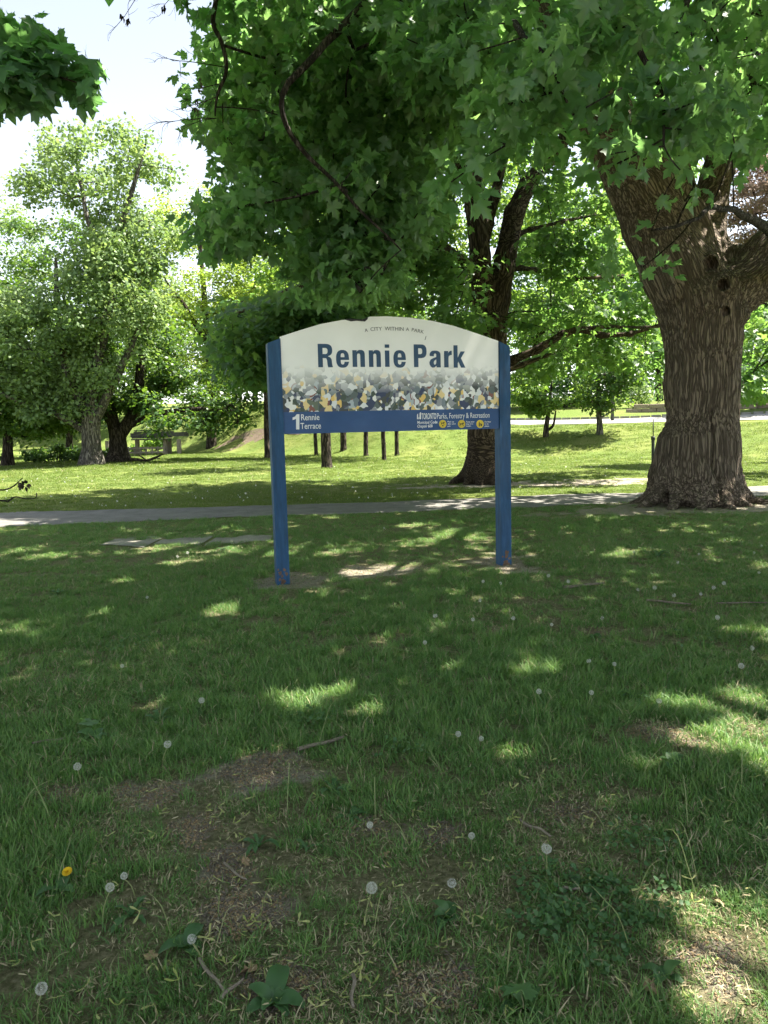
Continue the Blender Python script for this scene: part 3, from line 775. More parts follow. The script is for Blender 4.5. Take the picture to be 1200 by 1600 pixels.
def frames(N, T):
    N = N / (np.linalg.norm(N, axis=1)[:, None] + 1e-9)
    T = T - (T * N).sum(1)[:, None] * N; T /= np.linalg.norm(T, axis=1)[:, None] + 1e-9
    X = np.cross(T, N)
    return X, T, N
def leaves_mesh(name, tmpl, P, X, T, N, S, mat, rnd):
    V0, F0 = tmpl
    if V0.ndim == 3: V0 = V0[np.arange(len(P)) % len(V0)]          # several leaf shapes mixed
    else: V0 = V0[None]
    V = P[:, None] + S[:, None, None] * (V0[:, :, 0:1] * X[:, None] + V0[:, :, 1:2] * T[:, None] + V0[:, :, 2:3] * N[:, None])
    k = V0.shape[1]; F = np.arange(len(P))[:, None, None] * k + F0[None]
    return mesh_np(name, V.reshape(-1, 3), F.reshape(-1, 3), mat, {'rnd': np.repeat(rnd, k)})
def leaf_cloud(centers, radii, per, size, g, flat=.6, hang=.5, up=.8, jitter=.65, shell=.5, spread=.25):
    """leaf frames for clumps: positions, X, T, N, size, rnd"""
    n = len(centers); per = np.broadcast_to(per, (n,))
    ci = np.repeat(np.arange(n), per); m = len(ci)
    d = g.normal(size=(m, 3)); d /= np.linalg.norm(d, axis=1)[:, None]
    r = g.random(m) ** shell
    off = d * r[:, None] * radii[ci][:, None]; off[:, 2] *= flat
    P = centers[ci] + off
    out = d.copy(); out[:, 2] *= .4
    T = out * .9 + g.normal(size=(m, 3)) * .45; T[:, 2] -= hang
    N = out * .45 + g.normal(size=(m, 3)) * jitter; N[:, 2] += up
    X, T, N = frames(N, T)
    S = size * (.62 + .7 * g.random(m))
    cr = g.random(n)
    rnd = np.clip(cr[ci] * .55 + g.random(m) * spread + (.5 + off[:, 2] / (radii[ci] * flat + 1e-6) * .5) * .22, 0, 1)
    return P, X, T, N, S, rnd
SUNV = np.array(SUN)
HOLES = []
for px, py, r in [(560, 897, .17), (612, 887, .17), (345, 955, .15), (482, 1095, .15), (832, 1053, .15), (1195, 1140, .24), (1215, 1190, .22), (1100, 1450, .19), (1120, 1530, .17), (262, 882, .12), (190, 908, .12), (420, 868, .1), (1060, 1150, .1), (1040, 1100, .1), (640, 822, .2), (700, 838, .16), (1140, 1090, .1), (590, 1000, .06), (930, 1290, .05), (380, 1190, .05), (1170, 985, .12), (80, 870, .14), (960, 870, .14), (985, 862, .12), (420, 935, .08), (150, 960, .08), (700, 930, .08), (560, 1120, .06), (990, 1200, .07), (640, 1250, .05), (250, 1100, .06), (820, 1180, .05)]:
    HOLES.append((on_z(px, py), r))
def sunlit_mask(P, extra=0):
    """True where a leaf stands in one of the gaps that let the sun through to the lawn"""
    m = np.zeros(len(P), bool)
    for c, r in HOLES:
        q = P - c; t = q @ SUNV
        d = np.linalg.norm(q - t[:, None] * SUNV, axis=1)
        m |= (d < r + .05 + extra) & (t > 0)
    return m

# ------------------------------------------------------------------ branches grown to the leaf clumps
def grow(nodes, radii, centers, r_tip=.006, expo=.5, sag=.10, nseg=5, sides=5, g=None, kmax=None):
    """connect every clump to the nearest node already grown; returns tubes"""
    g = g or np.random.default_rng(1)
    N = [np.array(p, float) for p in nodes]; par = [-1] * len(N); kind = [0] * len(N)
    A = np.array(N)
    base = A[0]
    d0 = np.array([np.min(np.linalg.norm(A - c, axis=1)) for c in centers])
    order = np.argsort(d0)
    arr = np.zeros((len(N) + len(centers) * 2, 3)); arr[:len(N)] = A; cnt = len(N)
    seg = []
    for k in order:
        c = centers[k]
        q = arr[:cnt]
        dv = c - q; d = np.linalg.norm(dv, axis=1)
        cost = d + np.where(dv[:, 2] < -.2 * d, .35 * d, 0)
        j = int(np.argmin(cost))
        mid = q[j] * .5 + c * .5 + g.normal(size=3) * .09 * d[j]; mid[2] += sag * d[j]
        arr[cnt] = mid; arr[cnt + 1] = c
        seg.append((j, cnt, cnt + 1)); cnt += 2
    childc = np.zeros(cnt); parent = -np.ones(cnt, int)
    for j, m, e in seg: parent[m] = j; parent[e] = m
    for j, m, e in seg[::-1]:
        childc[e] += 1; childc[m] += childc[e]; childc[j] += childc[m]
    out = []
    for j, m, e in seg:
        a, b, c = arr[j], arr[m], arr[e]
        t = np.linspace(0, 1, nseg)[:, None]
        P = (1 - t) ** 2 * a + 2 * t * (1 - t) * b + t * t * c
        r0 = r_tip * (childc[m] + 1) ** expo; r1 = r_tip * max(childc[e], 1) ** expo
        lim = radii[j] * .8 if j < len(radii) else 9
        out.append(tube(P, np.linspace(min(r0, lim), min(r1, lim), nseg), sides, False))
    return out
def smooth_path(pts, rad, n=40):
    pts = np.asarray(pts, float); m = len(pts)
    t = np.linspace(0, m - 1, n); i = np.clip(t.astype(int), 0, m - 2); f = (t - i)[:, None]
    p0 = pts[np.maximum(i - 1, 0)]; p1 = pts[i]; p2 = pts[i + 1]; p3 = pts[np.minimum(i + 2, m - 1)]
    P = .5 * ((2 * p1) + (-p0 + p2) * f + (2 * p0 - 5 * p1 + 4 * p2 - p3) * f ** 2 + (-p0 + 3 * p1 - 3 * p2 + p3) * f ** 3)
    return P, np.interp(t, np.arange(m), rad)

# ------------------------------------------------------------------ big trunks: smooth union of tapered limbs + furrowed bark
def big_trunk(name, limbs, roots, mat, voxel, kblend, depth, freq, parent, loc, knobs=(), holes=(), axis_w=.12, origin=(0, 0, 0), base_z=None, seam=None):
    segs = []
    for pts, rad in limbs + roots:
        for i in range(len(pts) - 1): segs.append((np.array(pts[i]), np.array(pts[i + 1]), rad[i], rad[i + 1]))
    def hit(px, py, kn_):                        # where that sight line meets the bark
        d = ray(px, py); d = d / np.linalg.norm(d)
        P = CAM_P + d * np.linspace(8, 22, 1400)[:, None]
        f = np.full(len(P), 9.0)
        for a, b, ra, rb in segs:
            t = np.clip((P - a) @ (b - a) / ((b - a) @ (b - a)), 0, 1); f = np.minimum(f, np.linalg.norm(P - a - t[:, None] * (b - a), axis=1) - ra - (rb - ra) * t - .03)
        for c, r in kn_: f = np.minimum(f, np.linalg.norm(P - c, axis=1) - r - .02)
        return P[np.argmax(f < 0)], d
    kk_ = []
    for px, py, r, sink in knobs: h_, d = hit(px, py, []); kk_.append((h_ + d * r * sink, r))
    knobs = kk_; hh_ = []
    for px, py, r in holes: h_, d = hit(px, py, knobs); hh_.append((h_, d, r))
    holes = hh_
    mb = MB()
    for pts, rad in limbs + roots:
        P, r = smooth_path(pts, rad, max(6, len(pts) * 5)); mb.add(*tube(P, r, 14))
    for c, r in knobs:
        bm = bmesh.new(); bmesh.ops.create_icosphere(bm, subdivisions=2, radius=r); bm.verts.index_update()
        mb.add(np.array([v.co[:] for v in bm.verts]) + c, [[v.index for v in f.verts] for f in bm.faces]); bm.free()
    me = mesh_np('tmp', np.vstack(mb.V), mb.F)
    o = link('tmp', me); md = o.modifiers.new('r', 'REMESH'); md.mode = 'VOXEL'; md.voxel_size = voxel
    dg = bpy.context.evaluated_depsgraph_get(); m2 = bpy.data.meshes.new_from_object(o.evaluated_get(dg))
    bpy.data.objects.remove(o)
    n = len(m2.vertices); V = np.zeros(n * 3); m2.vertices.foreach_get('co', V); V = V.reshape(-1, 3)
    SA = np.array([q[0] for q in segs], np.float32); SB = np.array([q[1] for q in segs], np.float32)
    RA = np.array([q[2] for q in segs], np.float32); RB = np.array([q[3] for q in segs], np.float32)
    AX = (SB - SA); LL = np.linalg.norm(AX, axis=1); AXN = AX / LL[:, None]; AXN *= np.where(AXN[:, 2:3] >= 0, 1, -1)
    def field(P):
        """smooth union of tapered limbs: distance, gradient, limb direction"""
        n = len(P); m = len(segs) + len(knobs)
        D = np.empty((n, m), np.float32); GX_ = np.empty((n, m, 3), np.float32)
        for i in range(len(segs)):
            q = P - SA[i]; t = np.clip(q @ AX[i] / (LL[i] ** 2), 0, 1); q -= t[:, None] * AX[i]
            d = np.sqrt((q * q).sum(1)) + 1e-6; D[:, i] = d - (RA[i] + (RB[i] - RA[i]) * t); GX_[:, i] = q / d[:, None]
        for j, (c, r) in enumerate(knobs):
            q = P - np.asarray(c, np.float32); d = np.sqrt((q * q).sum(1)) + 1e-6; D[:, len(segs) + j] = d - r; GX_[:, len(segs) + j] = q / d[:, None]
        mn = D.min(1); E_ = np.exp(-(D - mn[:, None]) / kblend); sm = E_.sum(1)
        f = mn - kblend * np.log(sm); Gd = (E_[:, :, None] * GX_).sum(1) / sm[:, None]
        W = np.exp(-(D[:, :len(segs)] - mn[:, None]) / axis_w); A = W @ AXN; A /= np.linalg.norm(A, axis=1)[:, None] + 1e-9
        return f, Gd, A
    out_v, out_n, out_a = [], [], []
    for s0_ in range(0, n, 20000):
        v = V[s0_:s0_ + 20000].astype(np.float32)
        for it in range(3):
            f, G, A = field(v); gl = np.linalg.norm(G, axis=1)[:, None] + 1e-6
            v = v - np.clip(f, -.15, .15)[:, None] * G / gl / np.maximum(gl, .6) * .9
        out_v.append(v); out_n.append(G / gl); out_a.append(A)
    V, Nn, A = np.vstack(out_v).astype(float), np.vstack(out_n).astype(float), np.vstack(out_a).astype(float)
    q = V - np.array(origin)
    al = (q * A).sum(1)
    wq = q + (np.stack([fbm(q, 1.1, 2, 3), fbm(q, 1.1, 2, 4), fbm(q, 1.1, 2, 5)], 1) - .5) * .14
    al = (wq * A).sum(1)
    Q = wq - A * (al * .90)[:, None]
    if base_z is not None:                       # near the roots measure from the foot of the trunk
        dz = np.array(origin)[2] - base_z
        wb = wq + (0, 0, dz); Qb = wb - A * ((wb * A).sum(1) * .90)[:, None]
        band = (V[:, 2] > 2.0) & (V[:, 2] < 2.4); Qb = Qb - (Qb[band] - Q[band]).mean(0)
        w = sstep(1.9, 2.5, V[:, 2])[:, None]; Q = Qb * (1 - w) + Q * w
    n1 = fbm(Q, freq, 2, 11); n2 = noise(Q, freq * 2.1, 12)
    ridge = 1 - np.abs(2 * n1 - 1) * 2.2
    h = .62 * np.clip(ridge, -1, 1) + .25 * (n2 - .5) + .8 * (fbm(q, 1.8, 2, 20) - .5)
    V = V - Nn * (depth * (np.clip(h, -1.2, 1.2)))[:, None]
    for c, d, r in holes:                        # rotted knot holes, pushed in along the sight line
        q = V - c; t = q @ d; dist = np.linalg.norm(q - t[:, None] * d, axis=1) / r
        V = V + d * (np.clip(1.15 - dist, 0, 1) ** .5 * (dist < 1.15) * (np.abs(t) < .35) * r * 2.6)[:, None]
        ring = np.exp(-((dist - 1.45) / .3) ** 2) * (np.abs(t) < .35); V = V - d * (ring * r * .30)[:, None]
    if seam is not None:
        sx = seam + (noise(np.stack([0 * V[:, 2], 0 * V[:, 2], V[:, 2]], 1), 2.5, 66) - .5) * .16
        V = V - Nn * (np.exp(-((V[:, 0] - sx) / .035) ** 2) * (Nn[:, 1] < 0) * sstep(2.1, 1.2, V[:, 2]) * .075)[:, None]
    m2.vertices.foreach_set('co', (V - np.array(loc)).astype(np.float32).ravel())
    m2.attributes.new('bark', 'FLOAT_VECTOR', 'POINT').data.foreach_set('vector', Q.astype(np.float32).ravel())
    m2.materials.clear(); m2.materials.append(mat)
    m2.polygons.foreach_set('use_smooth', np.ones(len(m2.polygons), bool)); m2.update(); m2.name = name
    return link(name, m2, parent)

# ---- the big maple at the right
Y1 = T1G[1] + .62
t1 = thing('maple_tree', 'massive furrowed maple with a knot hole, nearest trunk at the right', 'tree', (T1G[0], Y1, gz(T1G[0], Y1)), 'maples of the park')
def P1(px, py, dy=0): return at(px, py, Y1 + dy)
s1 = Y1 / FPX
def limb(fn, pts): return [fn(*p[:2], *(p[3:4])) for p in pts], [p[2] * s1 for p in pts]
b1 = np.array((T1G[0], Y1, 0.0))
trunk1 = ([P1(1099, 830), P1(1098, 770), P1(1097, 700), P1(1097, 600), P1(1098, 530), P1(1092, 470)], [66 * s1, 58 * s1, 54 * s1, 52.5 * s1, 54 * s1, 58 * s1])
left1 = limb(P1, [(1085, 490, 50), (1056, 420, 49), (1024, 350, 46), (1000, 290, 44, -.2), (958, 210, 40, -.5), (905, 100, 35, -1.0), (872, 0, 30, -1.4), (820, -180, 28, -2.0), (760, -380, 20, -2.5)])
mid1 = limb(P1, [(1085, 430, 45, .2), (1068, 350, 36, .4), (1040, 240, 27, .5), (1015, 110, 22, .4), (1000, 0, 20, .2), (975, -220, 15, -.2)])
top1 = limb(P1, [(1095, 430, 45, .5), (1105, 330, 28, .9), (1135, 220, 23, 1.0), (1175, 110, 22, 1.0), (1215, 20, 20, 1.0), (1280, -160, 15, 1.0)])
right1 = limb(P1, [(1100, 505, 40), (1148, 452, 33), (1195, 398, 29), (1250, 330, 30, .2), (1340, 210, 24, .4), (1430, 60, 18, .4)])
low1 = limb(P1, [(1105, 505, 32), (1155, 474, 20), (1205, 446, 16), (1280, 415, 18, -.3), (1420, 350, 13, -.8)])
roots1 = []
for i, a in enumerate(np.radians([200, 232, 262, 290, 318, 345, 20, 60, 110, 160])):
    d = np.array((math.cos(a), math.sin(a), 0)); L = [.92, .84, .84, .90, .92, 1.18, 1.0, .8, .8, .82][i]
    g0 = b1 + d * .30 * 1; k = .9 + .2 * ((i * 7) % 5) / 4
    roots1.append(([g0 + (0, 0, 1.15), b1 + d * .50 + (0, 0, .55), b1 + d * .78 * L + (0, 0, .17), b1 + d * 1.10 * L + (0, 0, .0), b1 + d * 1.42 * L + (0, 0, -.06)], [.25 * k, .17 * k, .10 * k, .06, .025]))
big_trunk('trunk', [trunk1, left1, mid1, top1, right1, low1], roots1, M_BARK, .018, .055, .034, 17.0, t1, t1.location, origin=at(1090, 455, Y1), base_z=.1, seam=at(1095, 700, Y1)[0],
          knobs=[(1133, 446, .24, .45), (1142, 402, .26, .8), (1108, 412, .20, .6), (1100, 470, .30, .8), (1155, 492, .18, .7), (1060, 455, .22, .8)], holes=[(1131, 445, .085), (1110, 412, .10), (1133, 486, .07)])

def bough(parent, name, px_pts, mat=M_TWIG, n=30, sides=8, wig=.02, nudge=0):
    """px_pts: (px, py, Y, radius m)"""
    pts = [at(a, b, c) for a, b, c, r in px_pts]
    P, r = smooth_path(pts, [q[3] for q in px_pts], n)
    P = P + (np.stack([noise(P, 2.5, 40), noise(P, 2.5, 41), noise(P, 2.5, 42)], 1) - .5) * wig * 2
    V, F = tube(P, r, sides)
    o = link(name, mesh_np(name, V - np.array(parent.location), [tuple(dict.fromkeys(f)) for f in F.tolist()], mat, {'rnd': np.zeros(len(V))}, True), parent)
    return P, r
B1 = []
for pts in [
    [(872, 0, Y1 - 1.4, .30), (760, -220, 10.2, .16), (660, -90, 8.6, .085), (575, 0, 7.4, .042), (500, 82, 6.8, .031), (448, 145, 6.6, .026), (443, 195, 6.6, .021), (470, 240, 6.7, .02), (520, 290, 6.8, .016), (575, 345, 6.9, .013), (625, 395, 7.0, .007)],
    [(660, -90, 8.6, .07), (520, -160, 8.0, .04), (380, -60, 7.6, .026), (333, 20, 7.4, .022), (346, 65, 7.4, .02), (352, 105, 7.35, .018), (341, 150, 7.3, .014), (338, 185, 7.3, .006)],
    [(905, 100, Y1 - 1.0, .25), (850, -60, 9.6, .09), (790, 0, 8.0, .05), (800, 30, 6.0, .024), (822, 70, 5.4, .018), (860, 110, 5.2, .012), (895, 170, 5.1, .007)],
    [(1000, 0, Y1, .18), (960, -120, 9.0, .08), (980, -20, 6.4, .03), (988, 30, 5.6, .022), (1010, 85, 5.3, .02), (1028, 150, 5.2, .012), (1030, 230, 5.1, .007)],
    [(1175, 110, Y1 + 1, .2), (1120, -60, 9.5, .06), (1075, 10, 7.0, .03), (1085, 50, 6.4, .018), (1098, 110, 6.2, .012), (1120, 140, 6.1, .007)],
    [(760, -220, 10.2, .13), (640, -120, 10.4, .07), (560, 20, 10.2, .05), (480, 130, 9.9, .03), (420, 240, 9.6, .015)],
    [(1280, 415, Y1 - .3, .15), (1150, 330, 8.0, .03), (1080, 345, 6.6, .015), (1020, 360, 6.2, .008)]]:
    B1.append(bough(t1, 'branch', pts, wig=.045))

MASK_SKY = lambda x, y: ((x < 322) & (y < 660))
def region(n, x0, x1, y0, y1, d0, d1, g, taper=None):
    out = []
    while len(out) < n:
        px, py = g.uniform(x0, x1), g.uniform(y0, y1)
        if taper and not taper(px, py): continue
        out.append(at(px, py, g.uniform(d0, d1)))
    return np.array(out)
g = np.random.default_rng(21)
def leftmass(x, y):
    if x < 345 + 14 * math.sin(y * .05) and y > 90: return False
    if 398 < x < 470 and y > 318: return False
    if x <= 398 and y > 375: return False
    if x > 560 and y > 340: return False
    return True
cl = [region(22, 338, 560, -20, 120, 7.2, 9.8, g),
      region(104, 338, 690, 60, 400, 7.2, 10.2, g, leftmass),
      region(34, 470, 650, 340, 468, 7.5, 9.2, g, lambda x, y: abs(x - 555) < 100 - (y - 350) * .35),
      region(38, 560, 790, -30, 165, 6.3, 9.6, g),
      region(9, 690, 870, 40, 220, 4.9, 6.0, g), region(2, 690, 830, 220, 300, 4.9, 5.8, g),
      region(17, 850, 1110, -20, 205, 4.8, 6.6, g), region(5, 940, 1090, 200, 280, 5.0, 6.2, g), region(4, 1030, 1110, 270, 350, 5.6, 6.6, g),
      region(12, 1090, 1215, -30, 290, 5.6, 8.5, g), region(2, 965, 1005, 375, 425, 7.5, 9.0, g), region(18, 760, 1000, -40, 140, 7.0, 10.0, g)]
cl1 = np.vstack(cl)
rad1 = g.uniform(.24, .40, len(cl1)) * np.clip(np.linalg.norm(cl1 - CAM_P, axis=1) / 7.0, .75, 1.3)
nodes = np.vstack([b[0] for b in B1]); nr = np.concatenate([b[1] for b in B1])
tw = MB()
for V_, F_ in grow(nodes, nr, cl1, .0048, .45, .06, 5, 5, g): tw.add(V_ - np.array(t1.location), F_)
tag(tw.build('twigs', M_TWIG, t1), kind='stuff')
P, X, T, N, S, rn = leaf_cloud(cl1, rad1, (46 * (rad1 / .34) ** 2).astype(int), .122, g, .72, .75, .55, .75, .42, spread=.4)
ok = ~sunlit_mask(P)
px, py, dep = project(P)
ok &= ~((px > 925 + (py - 235) * .25) & (px < 1150) & (py > 235) & (py < 470) & (g.random(len(P)) < .86))
ok &= ~((px > 420) & (px < 800) & (py > 472))
P, X, T, N, S, rn = [a[ok] for a in (P, X, T, N, S, rn)]
px, py, dep = project(P)
inf = (px > -5) & (px < 1205) & (py > -5) & (py < 1605)
order = np.argsort(np.where(inf, dep / S, 1e9))[:300]
big = np.zeros(len(P), bool); big[order] = True
SHAPES = [leaf_full(.08, .6, .1), leaf_full(.30, 1.4, -.12), leaf_full(-.05, 1.8, .05), leaf_full(.45, .9, .15), leaf_full(.15, 2.4, -.08)]
full = (np.stack([q[0] for q in SHAPES]), SHAPES[0][1])
def leaf_objects(parent, sel, P, X, T, N, S, rn, mat):
    lv = []
    for q in range(5):
        V0, F0 = SHAPES[q]
        lv.append(mesh_np('leaf', V0, F0, mat, {'rnd': np.full(len(V0), .1 + .2 * q)}))
    for i in sel:
        o = link('leaf', lv[min(4, int(rn[i] * 5))], parent)
        Mx = Matrix(((X[i][0], T[i][0], N[i][0], 0), (X[i][1], T[i][1], N[i][1], 0), (X[i][2], T[i][2], N[i][2], 0), (0, 0, 0, 1)))
        o.matrix_local = Matrix.Translation(Vector(P[i]) - parent.location) @ Mx @ Matrix.Scale(float(S[i]), 4)
leaf_objects(t1, order, P, X, T, N, S, rn, M_MAPLE)
nb = ~big
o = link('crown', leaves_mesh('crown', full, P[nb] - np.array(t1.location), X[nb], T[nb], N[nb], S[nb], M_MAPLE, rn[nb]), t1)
tag(o, kind='stuff')

# upper crown, mostly above the frame: it shades the foreground
def upper_crown(parent, n, cx, cy_, rx, ry, z0, z1, g, nodes, nr, leaf=.24, per=34, rmin=.5, rmax=.85, extra=None):
    c = []
    if extra:                                  # leaf clumps added out of view to fill gaps in the lawn's shade
        for e in extra: c += [np.array((g.uniform(*e[1:3]), g.uniform(*e[3:5]), g.uniform(*e[5:7]))) for _ in range(e[0])]; n += e[0]
    while len(c) < n:
        a, b = g.uniform(-1, 1), g.uniform(-1, 1)
        if a * a + b * b > 1: continue
        top = z0 + (z1 - z0) * (1 - .75 * (a * a + b * b)); z = g.uniform(z0, top)
        p = np.array((cx + a * rx, cy_ + b * ry, z))
        x, y, d = project(p)
        if d[0] > 0 and -70 * 8 / max(d[0], 3) < x[0] < 1200 + 60 and y[0] > -60 * 8 / max(d[0], 3):
            if d[0] < 10.5 or x[0] < 370 or y[0] > 230: continue
        if extra and p[0] < 1.5 and p[1] < 12.5 and g.random() < .62: continue
        c.append(p)
    c = np.array(c); r = g.uniform(rmin, rmax, n)
    tb = MB()
    for V_, F_ in grow(nodes, nr, c, .007, .5, .08, 5, 5, g): tb.add(V_ - np.array(parent.location), F_)
    tag(tb.build('branches', M_TWIG, parent), kind='stuff')
    P, X, T, N, S, rn = leaf_cloud(c, r, per, leaf, g, .55, .35, 1.1, .5, .5)
    px, py, dep = project(P)
    ok = ~sunlit_mask(P, .05) & ~((dep > 0) & (px > -25) & (px < 1225) & (py > -25) & ((dep < 10.5) | (px < 345) | (py > 300)))
    P, X, T, N, S, rn = [a[ok] for a in (P, X, T, N, S, rn)]
    o = link('upper_crown', leaves_mesh('upper_crown', leaf_low(), P - np.array(parent.location), X, T, N, S, M_MAPLE, rn), parent)
    tag(o, kind='stuff')
limbn = np.vstack([smooth_path(*l, 24)[0] for l in (left1, mid1, top1, right1, low1)]); limbr = np.concatenate([smooth_path(*l, 24)[1] for l in (left1, mid1, top1, right1, low1)])
nn = np.vstack([limbn, nodes]); nnr = np.concatenate([limbr, nr])
upper_crown(t1, 800, 5.6, 10.0, 9.8, 8.0, 5.6, 13.5, np.random.default_rng(31), nn, nnr, extra=[(230, 1.0, 10.5, 1.0, 5.6, 6.0, 8.6), (150, 6.0, 12.5, 6.5, 13.5, 6.5, 10.0)])

# dead twigs with dried seed clusters at the left edge of the crown
g = np.random.default_rng(44)
dt_ = MB(); seeds = MB()
def dead(p0, p1, r, depth):
    P_, r_ = smooth_path([p0, (p0 + p1) / 2 + g.normal(size=3) * .12 * np.linalg.norm(p1 - p0), p1], [r, r * .8, r * .45], 8)
    dt_.add(*(lambda VF: (VF[0] - np.array(t1.location), VF[1]))(tube(P_, r_, 5)))
    if depth == 0: return
    L = np.linalg.norm(p1 - p0)
    for k in range(4):
        a = P_[g.integers(2, 8)]; dd_ = (p1 - p0) / L + g.normal(size=3) * .75; dd_ /= np.linalg.norm(dd_)
        dead(a, a + dd_ * L * g.uniform(.3, .55), r * .55, depth - 1)
for (a, b, r) in [((341, 150, 7.3), (275, 172, 7.2), .005), ((352, 105, 7.35), (268, 95, 7.2), .0045), ((338, 185, 7.3), (265, 190, 7.1), .005), ((345, 130, 7.3), (300, 140, 7.2), .004), ((260, -60, 7.2), (195, 25, 7.1), .005), ((300, -60, 7.3), (255, 10, 7.2), .004), ((338, 185, 7.3), (280, 205, 7.2), .004)]:
    dead(at(*a), at(*b), r, 2)
for px, py, w, h in [(313, 133, 2.5, 9), (307, 165, 2.5, 8), (190, 27, 2.5, 4), (200, 34, 2.5, 4), (256, 13, 3, 3)]:
    c = at(px, py, 7.2); k = 7.2 / FPX
    for j in range(9):
        q = c + np.array((g.uniform(-w, w), g.uniform(-w, w), g.uniform(-h, h))) * k
        P_, r_ = smooth_path([q, q + g.normal(size=3) * .006, q + np.array((0, 0, -.03)) + g.normal(size=3) * .008], [.003, .008, .002], 5)
        seeds.add(*(lambda VF: (VF[0] - np.array(t1.location), VF[1]))(tube(P_, r_, 5)))
tag(dt_.build('dead_twigs', M_TWIG, t1), kind='stuff'); tag(seeds.build('dried_seeds', M_BARKD, t1), kind='stuff')

# ---- the maple whose branch reaches in at the top left; its trunk stands outside the frame
t0 = thing('maple_tree', 'maple outside the left edge, its leafy branch tip at the top left corner', 'tree', (-5.6, 6.2, gz(-5.6, 6.2)), 'maples of the park')
tl = np.array(t0.location)
tr = [np.array(q) for q in [(-5.6, 6.2, -.1), (-5.6, 6.2, 1.0), (-5.55, 6.15, 2.4), (-5.4, 6.0, 4.0), (-5.3, 5.8, 6.0), (-5.4, 5.6, 8.5)]]
Pt, rt = smooth_path(tr, [.50, .34, .30, .26, .2, .1], 30)
V_, F_ = tube(Pt, rt, 20); link('trunk', mesh_np('trunk', V_ - tl, [tuple(dict.fromkeys(f)) for f in F_.tolist()], M_BARKG, {'rnd': np.zeros(len(V_))}, True), t0)
b0 = bough(t0, 'branch', [(-500, 60, 5.9, .12), (-330, 20, 5.3, .06), (-150, 30, 4.9, .03), (-30, 75, 4.7, .015), (60, 110, 4.65, .008), (120, 130, 4.6, .004)])
# its bare lower twigs that hang into the left edge
bough(t0, 'bare_twig', [(-420, 300, 5.9, .06), (-260, 620, 5.4, .02), (-90, 735, 5.0, .009), (0, 764, 4.9, .006), (38, 746, 4.85, .0025)], n=24, sides=5)
bough(t0, 'bare_twig', [(-260, 620, 5.4, .02), (-120, 770, 5.0, .009), (0, 781, 4.9, .006), (12, 783, 4.9, .007), (24, 776, 4.9, .005), (40, 779, 4.9, .0035), (56, 778, 4.9, .003), (58, 770, 4.9, .004)], n=30, sides=5, wig=.006)
mb = MB(); g = np.random.default_rng(8); c = at(38, 758, 4.85)
for j in range(16):
    d = g.normal(size=3); d /= np.linalg.norm(d); q = c + d * .018
    P_, r_ = smooth_path([q, q + d * .012, q + d * .02 + np.array((0, 0, -.012))], [.006, .009, .002], 5); mb.add(*(lambda VF: (VF[0] - tl, VF[1]))(tube(P_, r_, 5)))
tag(mb.build('dried_seeds', M_BARKD, t0), kind='stuff')
g = np.random.default_rng(17)
c0 = region(15, -120, 112, 55, 165, 4.5, 5.1, g, lambda x, y: x < 60 or abs(y - 118) < 42 - (x - 60) * .35)
r0 = np.full(len(c0), .19)
tw = MB()
for V_, F_ in grow(*b0, c0, .003, .4, .05, 5, 5, g): tw.add(V_ - tl, F_)
tag(tw.build('twigs', M_TWIG, t0), kind='stuff')
P, X, T, N, S, rn = leaf_cloud(c0, r0, 30, .125, g, .7, .7, .8, .5, .45)
rn *= .45
px, py, dep = project(P); ok = ~sunlit_mask(P); P, X, T, N, S, rn, px, py, dep = [a[ok] for a in (P, X, T, N, S, rn, px, py, dep)]
inf = (px > -20) & (px < 400) & (py > -20)
sel = np.where(inf)[0][:290]
leaf_objects(t0, sel, P, X, T, N, S, rn, M_MAPLE)
nb = np.ones(len(P), bool); nb[sel] = False
tag(link('crown', leaves_mesh('crown', full, P[nb] - tl, X[nb], T[nb], N[nb], S[nb], M_MAPLE, rn[nb]), t0), kind='stuff')
upper_crown(t0, 210, -5.2, 6.4, 5.0, 5.0, 4.6, 10.0, np.random.default_rng(33), Pt, rt)

# ---- the second maple, behind the sign
Y2 = T2G[1] + .45
t2 = thing('maple_tree', 'dark twin-stemmed maple standing behind the right sign post', 'tree', (T2G[0], Y2, gz(T2G[0], Y2)), 'maples of the park')
s2 = Y2 / FPX
def limb2(pts): return [at(p[0], p[1], Y2 + (p[3] if len(p) > 3 else 0)) for p in pts], [p[2] * s2 for p in pts]
def thin(l): return l[0], [r * .68 for r in l[1]]
trunk2 = limb2([(756, 775, 30), (756, 735, 27), (756, 680, 24), (757, 600, 25), (762, 540, 27), (764, 510, 27)])
main2 = limb2([(758, 520, 18), (755, 470, 17), (750, 400, 15.5), (742, 320, 14.5), (737, 240, 13), (733, 150, 12), (728, 40, 10), (720, -120, 8)])
right2 = limb2([(772, 520, 18), (780, 470, 16.5), (790, 400, 16), (803, 335, 15), (826, 285, 13, .3), (862, 245, 11, .5), (890, 205, 10, .6), (930, 110, 8, .8), (960, -20, 6, 1)])
sub2 = limb2([(752, 400, 9), (762, 350, 8.5, .2), (772, 310, 8, .3), (790, 240, 6, .5), (805, 160, 5, .6)])
leftl2 = limb2([(741, 300, 11), (722, 268, 9, -.2), (692, 240, 8, -.4), (655, 208, 6.5, -.7), (600, 150, 5, -1.2), (540, 80, 3.5, -1.5)])
leftm2 = limb2([(741, 300, 6), (722, 255, 5.5, .3), (690, 225, 5, .5), (660, 195, 4, .6), (620, 120, 3, .9)])
lowl2 = limb2([(756, 450, 9), (735, 415, 8, -.5), (700, 392, 7, -1.0), (650, 385, 6, -1.8), (560, 415, 5, -2.8), (450, 455, 3.5, -3.6), (370, 490, 2, -4)])
